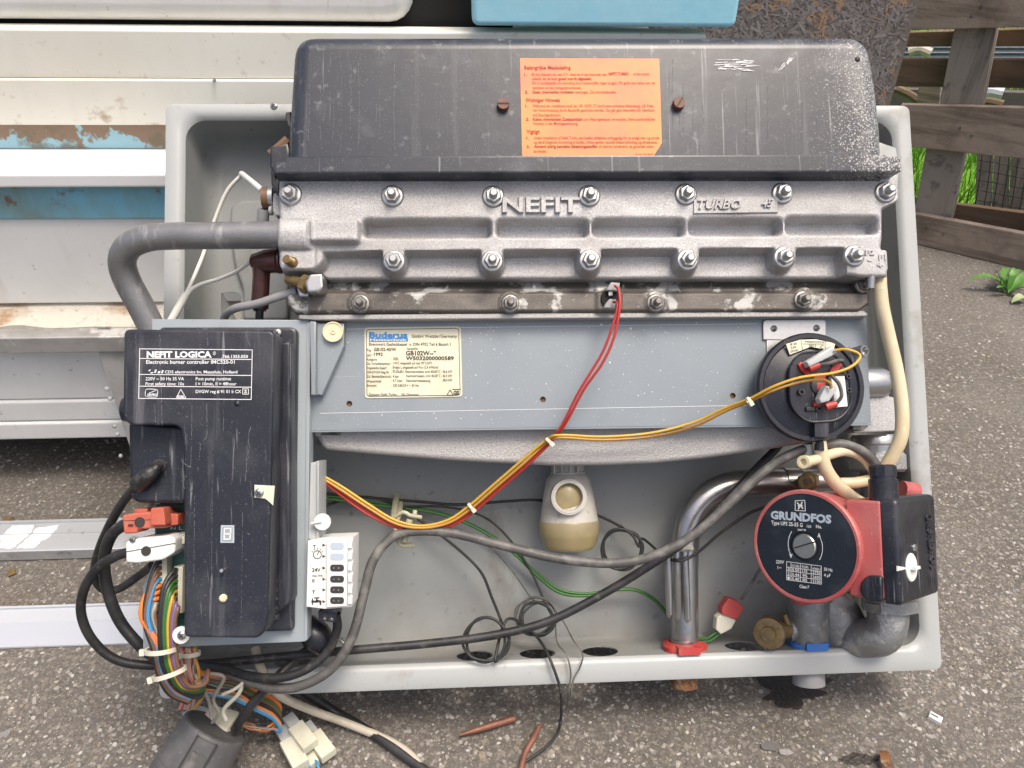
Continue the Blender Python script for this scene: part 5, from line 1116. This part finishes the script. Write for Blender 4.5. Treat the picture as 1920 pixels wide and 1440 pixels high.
# clear channel, disc, labelled terminal strip
mb = MB(); pslab(mb, [(582, 868), (597, 864), (596, 1010), (578, 1012)], .10, HB - .002, .001); bp('clear_channel', mb, 'clear')
mb = MB(); pslab(mb, [(594, 864), (598, 864), (597, 1010), (593, 1010)], .10, HB + .002, .001); bp('channel_edge', mb, 'clear')
mb = MB(); mb.lathe(P(605, 978, HB + .004), NZ, [(0, .0082), (.002, .0082)], 32); pslab(mb, [(582, 979), (602, 976), (602, 980), (582, 983)], HB + .003, HB + .008, .0005); bp('frosted_disc', mb, 'disc')
mb = MB(); pslab(mb, [(577, 1014), (610, 1009), (662, 1007), (660, 1138), (610, 1142), (574, 1138)], .11, HB + .012, .002, 2, 3); ts = bp('terminal_panel', mb, 'whiteplastic')
mb = MB(); pslab(mb, [(612, 1012), (652, 1012), (650, 1137), (612, 1139)], HB + .012, HB + .016, .001, 2)
B.part('slot_strip', mb, 'whiteplastic', ts)
mb = MB()
for i in range(6): pslab(mb, [(653, 1013 + i * 21), (661, 1013 + i * 21), (660, 1028 + i * 21), (652, 1028 + i * 21)], HB + .010, HB + .0165, .0006)
B.part('side_tooth', mb, 'whiteplastic', ts)
for i, y in enumerate((1024, 1044, 1065, 1086, 1106, 1126)):
    mb = MB(); mb.slab(pp(rounded([(619, y - 6.5), (645, y - 6.5), (645, y + 6.5), (619, y + 6.5)], 6.4, 5), HB + .0164), NZ, .0003); B.part('slot', mb, 'greyprint' if i < 2 else 'ink', ts)
mb = MB()
for i, y in enumerate((1065, 1086, 1106, 1126)):
    for dx in (-5, 4): mb.lathe(P(631 + dx, y, HB + .0166), NZ, [(0, .0012), (.0006, .001)], 10)
B.part('terminal_screw', mb, 'zinc_dull', ts)
mb = MB(); f = frp(HB + .0124)
for s_, x, y, hp, wp in (("T", 587, 1029, 7, 5), ("24V", 585, 1072, 7, 16), ("max 2VA", 585, 1081, 3.5, 20), ("0", 585, 1092, 6, 5), ("T", 585, 1114, 7, 6)): text(mb, s_, f, x, y, hp, wp, .02)
cc = [(595 + 7.5 * math.cos(2 * math.pi * k_ / 16), 1040 + 7.5 * math.sin(2 * math.pi * k_ / 16)) for k_ in range(16)]
for i in range(16): line(mb, f, *cc[i], *cc[(i + 1) % 16], 1.4)
line(mb, f, 595, 1040, 598, 1033, 1.2)
for i in range(5): a = rad(-150 + 30 * i); line(mb, f, 595 + 10.5 * math.cos(a), 1040 + 10.5 * math.sin(a), 595 + 11.5 * math.cos(a), 1040 + 11.5 * math.sin(a), 1.5)
for q in ((586, 1123, 586, 1133, 2.2), (586, 1128, 594, 1128, 4), (594, 1126, 601, 1128, 4), (600, 1128, 601, 1133, 3), (590, 1121, 598, 1121, 2), (594, 1121, 594, 1126, 2)): line(mb, f, *q)
B.part('lettering', mb, 'ink', ts)
mb = MB(); f = frp(HB + .0124)
for y in (1022, 1043, 1065, 1086, 1106, 1128): mb.add([f(604.5, y - 3), f(604.5, y + 3), f(610.5, y)], [(0, 1, 2)])
B.part('arrow_mark', mb, 'ink', ts)
# black fittings below it
mb = MB(); pslab(mb, [(596, 1146), (630, 1148), (628, 1167), (598, 1165)], .10, HB, .002, 2); pslab(mb, [(602, 1136), (634, 1138), (632, 1150), (604, 1150)], .10, HB + .004, .002); cl = bp('cable_clamp', mb, 'black'); screw(609, 1160, HB, .0022, cl); screw(622, 1161, HB, .0022, cl)
mb = MB(); c = P(590, 1190, .10); mb.tube(W3([(572, 1170, .10), (592, 1192, .105), (612, 1212, .10)]), .014, 12, 3, rr=[.012, .016, .012]); bp('black_bushing', mb, 'black')
mb = MB(); mb.tube(W3([(626, 1188, .10), (648, 1208, .105)]), .0018, 8, 1); bp('steel_pin', mb, 'zinc')
# clip holding harness
mb = MB(); mb.tube(W3([(738, 972, .075), (748, 1015, .08), (756, 1022, .08), (776, 1022, .075)]), .0028, 8, 2); mb.tube(W3([(738, 972, .075), (756, 960, .08), (768, 966, .08), (790, 970, .075)]), .0022, 8, 2); mb.tube(W3([(768, 974, .085), (758, 1016, .085)]), .0035, 8, 2); mb.tube(W3([(778, 958, .07), (777, 975, .075)]), .0025, 8, 2)
bp('harness_clip', mb, 'dirtytie')
mb = MB(); mb.tube(W3([(744, 930, .012), (741, 950, .03), (738, 975, .05)]), .004, 8, 2); mb.tube(W3([(752, 935, .012), (750, 955, .03), (744, 978, .05)]), .003, 8, 2); bp('clip_stalk', mb, 'dirtytie')
# red plug with green wires near pipe
mb = MB(); pslab(mb, [(1354, 1140), (1366, 1122), (1380, 1125), (1396, 1140), (1382, 1162), (1354, 1152)], .03, .045, .001); rp_ = bp('red_plug', mb, 'redcap')
mb = MB(); pslab(mb, [(1344, 1158), (1354, 1150), (1382, 1162), (1372, 1180), (1352, 1190), (1342, 1180)], .03, .042, .002); B.part('ivory_socket', mb, 'ivory', rp_)
mb = MB(); mb.tube(W3([(1390, 1124, .035), (1410, 1092, .04), (1435, 1050, .045)]), .0018, 8, 3); B.part('plug_lead', mb, 'rubber_grey', rp_)

#==================================================================== CABLES AND WIRES
def cable(name, label, path, r, m, n=12, sub=7, group=None, cat='cable', extra=None):
    mb = MB(); mb.tube([p if isinstance(p, Vector) else P(*p) for p in path], r, n, sub)
    if extra: extra(mb)
    return solo(name, label, cat, mb, m, group, ang=60)
cable('cable', 'black cable from the round hole in the control box curling left round itself', [(299, 873, .186), (290, 880, .195), (262, 905, .19), (228, 945, .16), (198, 1000, .13), (180, 1050, .11), (178, 1085, .09), (197, 1107, .08), (225, 1103, .08), (262, 1078, .085), (285, 1060, .10)], .0043, 'rubber')
mb = MB(); mb.tube(W3([(296, 876, .190), (280, 889, .195), (258, 909, .188)]), .0078, 12, 4, rr=[.0045, .0080, .0082]); solo('cable_sleeve', 'thick black sleeve on the cable leaving the round hole of the box', 'sleeve', mb, 'rubber')
cable('cable', 'long black cable looping from the white clamp under the box towards the pump', [(245, 1034, .170), (215, 1044, .165), (180, 1068, .155), (156, 1110, .14), (153, 1155, .125), (175, 1202, .11), (220, 1238, .10), (290, 1248, .09), (400, 1244, .085), (520, 1232, .08), (660, 1219, .078), (800, 1207, .078), (920, 1192, .08), (1020, 1168, .082), (1110, 1125, .085), (1200, 1072, .088), (1290, 1010, .090), (1370, 930, .085), (1425, 872, .075), (1458, 838, .06), (1475, 810, .05)], .0046, 'rubber', sub=6)
cable('cable', 'thick black cable from the orange clamp down behind the white clamp', [(262, 975, .172), (232, 985, .165), (208, 1005, .155), (195, 1050, .14), (203, 1110, .13), (225, 1165, .12), (262, 1210, .115), (300, 1240, .10)], .0056, 'rubber')
cable('cable', 'thick dusty grey cable sweeping under the siphon up to the pump gland', [(430, 1262, .10), (500, 1288, .105), (560, 1287, .11), (620, 1255, .11), (660, 1195, .11), (683, 1110, .105), (700, 1050, .10), (735, 1008, .095), (780, 996, .095), (850, 1000, .095), (940, 1022, .10), (1040, 1046, .105), (1140, 1056, .11), (1220, 1044, .115), (1300, 1003, .12), (1370, 942, .125), (1440, 878, .13), (1500, 845, .138), (1560, 832, .140), (1600, 838, .140), (1632, 858, .138), (1651, 886, .136), (1655, 902, .132)], .0050, 'rubber_grey', sub=6)
cable('cable', 'black cable from the small clamp under the labelled terminal panel', [(630, 1150, .125), (632, 1180, .12), (615, 1220, .115), (580, 1252, .115), (530, 1270, .115), (470, 1268, .11), (420, 1254, .10), (380, 1248, .09)], .0045, 'rubber')
cable('cable', 'black lead running from the wiring down into the round grey connector', [(580, 1215, .06), (545, 1245, .08), (500, 1290, .09), (465, 1330, .085), (440, 1368, .075)], .0048, 'rubber')
cable('cable', 'pale beige cable running across the asphalt to the bottom edge', [P(478, 1215, .06), P(490, 1255, .07), P(520, 1300, .07), G(580, 1330, .035), G(650, 1356, .012), G(720, 1385, .006), G(765, 1412, .006), G(800, 1452, .006)], .0048, 'beige')
cable('cable', 'black cable lying on the asphalt behind the beige one', [P(560, 1290, .02), G(620, 1330, .012), G(670, 1358, .007), G(720, 1390, .006), G(770, 1425, .006), G(820, 1462, .006)], .0052, 'rubber')
# green, thin wires
def wires(name, label, paths, group=None, cat='wires', ties=()):
    b = Vector(paths[0][0][0]) if isinstance(paths[0][0][0], Vector) else P(*paths[0][0][0])
    t = Thing(name, label, cat, b, group)
    for pth, r, m in paths:
        mb = MB(); mb.tube([p if isinstance(p, Vector) else P(*p) for p in pth], r, 8, 6); t.part('wire', mb, m, ang=60)
    for (px, py, h, ang, rad_, wd, m) in ties:
        a = rad(ang); d = HX * math.cos(a) - UY * math.sin(a); c = P(px, py, h); mb = MB(); mb.lathe(c - d * wd / 2, d, [(0, rad_ * .85), (0, rad_), (wd, rad_), (wd, rad_ * .85)], 16, 0, False, False)
        e = d.cross(NZ).normalized(); mb.obox(c + e * rad_ + NZ * rad_ * .4, d * wd * .7, e * .0022, NZ * .002); t.part('cable_tie', mb, m)
    return t
gp = [(570, 930, .03), (620, 931, .025), (690, 940, .02), (760, 950, .018), (830, 963, .018), (900, 992, .018), (960, 1032, .018), (1010, 1078, .018), (1050, 1106, .02), (1100, 1113, .02), (1150, 1105, .02), (1190, 1105, .02), (1225, 1122, .02), (1252, 1150, .02)]
wires('green_wires', 'pair of green wires sagging across the back of the tray', [(gp, .0016, 'green'), ([(x, y + 3.5 + 2 * math.sin(i), h + .003) for i, (x, y, h) in enumerate(gp)], .0016, 'green')])
wires('green_wires', 'two short green wires between the chromed pipe foot and the ivory plug', [([(1305, 1198, .03), (1325, 1197, .035), (1345, 1184, .036)], .0014, 'green'), ([(1305, 1203, .03), (1330, 1202, .035), (1350, 1188, .036)], .0014, 'green')])
def coil(cx, cy, r, turns, h, ph=0, sq=1.0, jit=3):
    out = []; rs = random.Random(int(cx)); n = int(turns * 10)
    for i in range(n + 1):
        a = ph + 2 * math.pi * i / 10; k_ = 1 + .06 * math.sin(i * 1.7); out.append((cx + r * k_ * math.cos(a) + jit * math.sin(i / 10 * 2.1), cy + r * sq * k_ * math.sin(a), h + .003 * math.sin(i * .63) + .0008 * i / 10))
    return out
cable('thin_wire', 'thin black wire crossing behind the siphon with a coil right of it', [(585, 922, .03), (680, 932, .02), (780, 940, .02), (860, 946, .02), (950, 940, .02), (1010, 938, .02), (1070, 950, .015), (1125, 968, .02), (1165, 988, .022)] + coil(1165, 1030, 37, 2.2, .03, -1.4) + [(1205, 1010, .03), (1240, 1038, .06), (1270, 1052, .08), (1305, 1038, .075), (1350, 1000, .05), (1400, 965, .045), (1436, 950, .05)], .0016, 'thinblack', n=8)
cable('thin_wire', 'thin black wire dropping to a two-turn coil above the first tray hole', [(596, 965, .03), (620, 945, .02), (680, 932, .022), (740, 945, .022), (800, 985, .03), (850, 1022, .03), (900, 1070, .03), (922, 1120, .03), (940, 1165, .035)] + coil(911, 1200, 41, 2.3, .074, -.8, 1.0) + [(950, 1162, .06), (990, 1178, .05), (1015, 1205, .06), (1033, 1240, .078), (1050, 1288, .080), (1052, 1306, .078), G(1052, 1345, .01), G(1045, 1375, .006), G(1022, 1402, .006), G(985, 1428, .006)], .0016, 'thinblack', n=8)
cable('thin_wire', 'thin dark wire falling from the clip into the many-turn coil', [(760, 950, .02), (830, 950, .02), (890, 962, .022), (930, 985, .022), (970, 1030, .024), (1000, 1080, .025), (1020, 1125, .03)] + coil(1008, 1160, 31, 3.4, .04, .2, 1.0, 5), .0013, 'thinblack', n=8)
cable('thin_wire', 'hair-thin grey capillary wire with several loose turns above the second tray hole', [(790, 975, .03), (850, 990, .025), (910, 1018, .025), (960, 1070, .025), (1000, 1125, .028)] + coil(1005, 1155, 35, 4.2, .036, -.9, 1.0, 6) + [(1042, 1175, .045), (1045, 1205, .06), (1062, 1228, .075), (1070, 1260, .078), (1067, 1290, .078), (1064, 1318, .07)], .0009, 'rubber_grey', n=6)
cable('thin_wire', 'hair-thin grey wire hanging over the tray lip right of the coils', [(1030, 1130, .03), (1056, 1165, .04), (1075, 1200, .06), (1092, 1225, .074), (1088, 1250, .077), (1075, 1275, .077), (1069, 1310, .075)], .0009, 'rubber_grey', n=6)
# red / yellow harness
yl1 = [(598, 888, .10), (640, 912, .10), (690, 945, .10), (740, 975, .10), (790, 986, .10), (840, 975, .10), (880, 948, .105), (930, 905, .115), (980, 862, .125), (1025, 825, .135), (1050, 816, .145), (1130, 819, .140), (1220, 812, .138), (1300, 792, .142), (1360, 765, .158), (1405, 748, .175), (1450, 725, .190), (1500, 708, .196), (1560, 700, .198), (1595, 688, .198), (1612, 672, .196), (1608, 662, .194), (1585, 655, .190), (1565, 657, .186)]
yl2 = [(598, 893, .10), (640, 919, .10), (690, 952, .10), (742, 982, .10), (792, 990, .10), (842, 980, .10), (884, 953, .105), (934, 910, .115), (984, 867, .125), (1026, 829, .13), (1052, 821, .135), (1130, 825, .13), (1220, 819, .13), (1300, 800, .135), (1362, 770, .15), (1405, 753, .170), (1450, 732, .188), (1500, 716, .192), (1540, 712, .192), (1556, 718, .190), (1558, 728, .188)]
rd1 = [(598, 893, .10), (638, 921, .095), (688, 958, .095), (740, 985, .095), (792, 991, .095), (846, 982, .095), (888, 955, .10), (938, 912, .11), (988, 868, .12), (1028, 828, .13), (1052, 800, .145), (1085, 735, .16), (1130, 660, .17), (1152, 600, .175), (1158, 570, .175), (1150, 566, .168)]
rd2 = [(598, 897, .10), (636, 926, .095), (686, 962, .095), (740, 988, .095), (790, 994, .095), (848, 985, .095), (890, 958, .10), (940, 915, .11), (990, 871, .12), (1032, 830, .13), (1060, 795, .145), (1095, 730, .16), (1130, 680, .17), (1152, 630, .175), (1162, 575, .178), (1160, 545, .175), (1153, 536, .168)]
wires('wire_harness', 'red and yellow wire harness running diagonally across the cover plate', [(yl1, .0015, 'yellow'), (yl2, .0015, 'amber'), (rd1, .0014, 'red'), (rd2, .0014, 'red')],
      ties=[(1029, 827, .138, -45, .0044, .003, 'tie'), (883, 950, .105, -38, .0048, .003, 'tie'), (1404, 751, .178, -28, .0036, .003, 'tie')])
# white wires, upper left
wires('white_wires', 'two white wires joining beside the bent pipe at upper left', [([(322, 600, .10), (352, 545, .10), (380, 480, .08), (400, 420, .08), (425, 360, .09), (455, 326, .10)], .0021, 'whitew'), ([(324, 602, .10), (352, 552, .10), (372, 535, .10), (410, 523, .10), (445, 508, .11), (474, 487, .13)], .0021, 'whitew'), ([(320, 603, .102), (334, 578, .102), (350, 550, .101)], .0042, 'whitew'), ([(453, 326, .10), (466, 336, .12), (478, 346, .135), (491, 357, .142)], .0032, 'disc')])
# multicoloured loom
rs = random.Random(21)
loom = []
cols1 = ['rubber', 'brownw', 'brownw', 'bluew', 'orangew', 'orangew', 'orangew', 'greyw', 'brownw']
for i, c_ in enumerate(cols1):
    y0 = 1053 + i * 11; bx = 259 + i * 1.6 if c_ == 'orangew' else 270 + i * 2.6
    loom.append(([(305, y0, HB + .022), (294, y0 + 4, HB + .030), (bx + 10 - i, (y0 + 1130) / 2 + 5, HB + .034), (bx, 1160, HB + .036), (286 + i * 3, 1215, HB + .034), (296 + i * 3, 1262, HB + .03), (316 + i * 4, 1300 - i, HB + .02), (352 + i * 2, 1318 - i * 3, HB + .01)], .0021, c_))
cols2 = ['rubber', 'rubber', 'green', 'green', 'yellow', 'brownw', 'purple', 'brownw']
for i, c_ in enumerate(cols2):
    y0 = 1068 + i * 10; bx = 300 + i * 4
    loom.append(([(334, y0, HB + .022), (324, y0 + 4, HB + .032), (bx + 6, (y0 + 1140) / 2, HB + .040), (bx, 1165, HB + .042), (bx + 1, 1215, HB + .040), (bx + 6, 1250, HB + .036), (bx + 26, 1286, HB + .026), (350 + i * 5, 1302 - i * 3, HB + .015), (376 + i * 2, 1306 - i * 7, HB + .005), (384, 1275, HB)], .0022, c_))
wires('wire_loom', 'thick loom of orange, black, yellow, green and violet wires under the control box', loom, ties=[(303, 1218, HB + .038, 88, .0150, .004, 'tie'), (318, 1262, HB + .034, 75, .0155, .004, 'tie')])
lm2 = []
for i, c_ in enumerate(['pink', 'red', 'greyw', 'greyw', 'pink', 'brownw', 'greyw', 'amber']):
    x = 342 + i * 3.6; lm2.append(([(x, 1205, HB - .01), (x + rs.uniform(-2, 4), 1235, HB), (x + rs.uniform(0, 8), 1262, HB), (x + 8 + rs.uniform(-5, 5), 1285, HB - .005), (x + 4 + rs.uniform(-8, 8), 1308, HB - .02), (x - 4, 1328, HB - .03)], .0018, c_))
wires('wire_bundle', 'pink, red and grey wires dropping from beneath the control box', lm2, ties=[(358, 1226, HB + .002, 88, .009, .004, 'tie'), (362, 1290, HB - .002, 60, .011, .004, 'dirtytie')])
lm3 = []
for i, c_ in enumerate(['orangew', 'orangew', 'brownw', 'green', 'brownw', 'rubber', 'rubber', 'orangew', 'greyw', 'bluew']):
    y = 1268 + i * 4.5; lm3.append(([(376, y - 8, .10), (410, y + rs.uniform(-6, 4), .09), (445, y + 4 + rs.uniform(-5, 5), .085), (478, y + 22, .075), (512, y + 40, .06), (526, min(y + 62, 1372), .052), (505, 1365 + rs.uniform(-8, 6), .05), (470, 1360 + rs.uniform(-6, 6), .05), (445, 1352, .052)], .0017, c_))
wires('wire_tangle', 'tangle of orange, brown and black wires drooping below the tray corner', lm3)
wires('grey_wires', 'pair of twisted grey wires entering the round grey connector', [([(385, 1262, .12), (420, 1270, .115), (400, 1310, .10), (410, 1335, .09), (398, 1355, .08)], .0018, 'greyw'), ([(378, 1290, .12), (392, 1315, .10), (396, 1345, .09)], .0018, 'greyw'), ([(455, 1275, .10), (448, 1300, .10), (420, 1330, .09), (424, 1350, .085)], .0022, 'tie')])
cable('cable_tie', 'loose ivory cable tie curling right of the wiring', [(452, 1262, .10), (456, 1278, .105), (440, 1292, .105), (418, 1302, .10)], .0018, 'tie', cat='cable tie')
wires('blue_wires', 'two blue wires leaving the ivory plugs towards the bottom edge', [([(560, 1420, .01), G(590, 1425, .01), G(600, 1450, .01)], .0015, 'bluew'), ([G(575, 1425, .012), G(580, 1437, .01), G(585, 1455, .01)], .0015, 'bluew')])
cable('wire_stub', 'short orange wire tip pointing right beside the ivory plugs', [G(520, 1378, .02), G(560, 1372, .02), G(593, 1375, .018)], .0017, 'orangew', n=8)
# ivory plugs
def gplug(label, x0, y0, x1, y1, w, z, body2=True):
    a, b = G(x0, y0, z), G(x1, y1, z); d = (b - a).normalized(); s_ = d.cross(Vector((0, 0, 1))).normalized(); n = s_.cross(d).normalized(); n = n if n.z > 0 else -n
    t = Thing('wire_plug', label, 'plug', (a.x, a.y, 0), 'ivory plugs on loose wires'); m1 = MB(); L_ = (b - a).length; c = a + d * L_ * .66
    m1.slab([c - d * L_ * .34 + s_ * w, c + d * L_ * .34 + s_ * w, c + d * L_ * .34 - s_ * w, c - d * L_ * .34 - s_ * w], n, w * 1.3, .0008, 2); t.part('plug_body', m1, 'ivory')
    m1 = MB(); c = a + d * L_ * .18 - n * w * .2; w2 = w * .72
    m1.slab([c - d * L_ * .22 + s_ * w2, c + d * L_ * .22 + s_ * w2, c + d * L_ * .22 - s_ * w2, c - d * L_ * .22 - s_ * w2], n, w * .9, .0006, 2); t.part('plug_neck', m1, 'clear')
gplug('ivory plug lying across the top of the group of plugs', 540, 1340, 582, 1395, .0088, .032)
gplug('ivory plug nearest the bottom edge, left of the others', 526, 1362, 564, 1432, .0088, .024)
gplug('ivory plug on the right of the group, above a brown wire', 574, 1355, 616, 1412, .0088, .020)
gplug('ivory plug lying undermost between two others', 556, 1375, 586, 1432, .0075, .012)
gplug('wide ivory plug behind the round grey connector', 360, 1332, 436, 1352, .012, .060)
gplug('small ivory plug at the left of the round grey connector', 352, 1330, 362, 1352, .009, .055)
# round grey connector at the bottom
c0_ = P(404, 1362, .075); axn = (UY * .86 + HX * .50 - NZ * .10).normalized()
t = Thing('round_connector', 'round dusty black cable connector with a clip window at the bottom edge', 'connector', P(375, 1440, .03))
mb = MB(); mb.lathe(c0_, axn, [(-.075, .0375), (-.044, .0375), (-.043, .0385), (-.040, .0385), (-.039, .0370), (-.004, .0345), (-.001, .0335), (0, .031), (-.001, .029), (-.001, .001)], 56); t.part('shell', mb, 'dustblack')
vdir = (CAM - c0_); vdir = (vdir - axn * vdir.dot(axn)).normalized(); sdir = axn.cross(vdir)
mb = MB(); mb.obox(c0_ + vdir * .0355 - axn * .021, sdir * .0098, axn * .017, vdir * .0012); t.part('clip_window', mb, 'dustblack')
mb = MB(); mb.obox(c0_ + vdir * .0368 - axn * .026, sdir * .0075, axn * .009, vdir * .0014); t.part('clip_tab', mb, 'rubber_grey')
for s_ in (-1, 1):
    mb = MB(); mb.obox(c0_ + vdir * .0360 + sdir * s_ * .0104 - axn * .020, sdir * .0011, axn * .017, vdir * .0010); t.part('slit', mb, 'ink')
# dried lime runs
def runs(parent, paths, h, seed, mname='limerun'):
    rs = random.Random(seed); mb = MB(); f = frp(h)
    for pth, wd in paths:
        x, y = pth[0]; pts = []
        for k in range(len(pth) - 1):
            a, b = pth[k], pth[k + 1]; n_ = max(2, int(abs(b[1] - a[1]) / 3))
            for q in range(n_): pts.append((a[0] + (b[0] - a[0]) * q / n_ + rs.gauss(0, .35), a[1] + (b[1] - a[1]) * q / n_))
        for k in range(len(pts) - 1):
            if rs.random() < .22: continue
            line(mb, f, *pts[k], *pts[k + 1], wd * rs.uniform(.4, 1.1))
    return tag(B.part('lime_run', mb, mname, parent), kind='stuff')
M['limerun'] = mat('dried_lime', (.15, .16, .17), .8)
hp2 = []
rs = random.Random(77)
for x in (552, 580, 602, 625, 640, 658, 672, 706, 712, 740, 782, 787, 818, 823, 826, 838, 850, 862, 868, 905, 912, 940, 1255, 1262, 1276, 1281, 1300, 1318, 1400, 1440, 1505, 1532, 1560):
    y0 = rs.uniform(110, 210); y1 = rs.uniform(235, 290); hp2.append(([(x, y0), (x + rs.uniform(-2, 2), (y0 + y1) / 2), (x + rs.uniform(-3, 1), y1)], rs.uniform(.6, 1.3)))
runs(hood, hp2, HF + .0003, 5)
runs(ctl, [([(300, 625), (301, 700), (303, 745), (304, 800)], 1.3), ([(255, 625), (256, 790)], .8), ([(262, 650), (261, 795)], .8), ([(388, 757), (388, 812), (386, 822), (376, 832), (373, 860), (371, 885)], 1.2), ([(360, 760), (359, 840), (357, 880)], .9), ([(470, 800), (466, 815), (467, 840), (463, 860), (460, 905)], 1.1), ([(340, 860), (344, 868), (352, 874), (360, 875)], 1.5), ([(344, 880), (347, 925)], 1.2), ([(365, 930), (363, 1100)], .8), ([(398, 900), (396, 1150)], .7), ([(455, 960), (452, 1170)], .7), ([(388, 622), (390, 650)], 1), ([(460, 622), (465, 640), (472, 652)], 1.1), ([(290, 760), (292, 795)], 1)], HK + .0002, 6)
print('objects', len(bpy.data.objects), 'cam', CAM[:], 'tray', tx1 - tx0, ty1 - ty0)
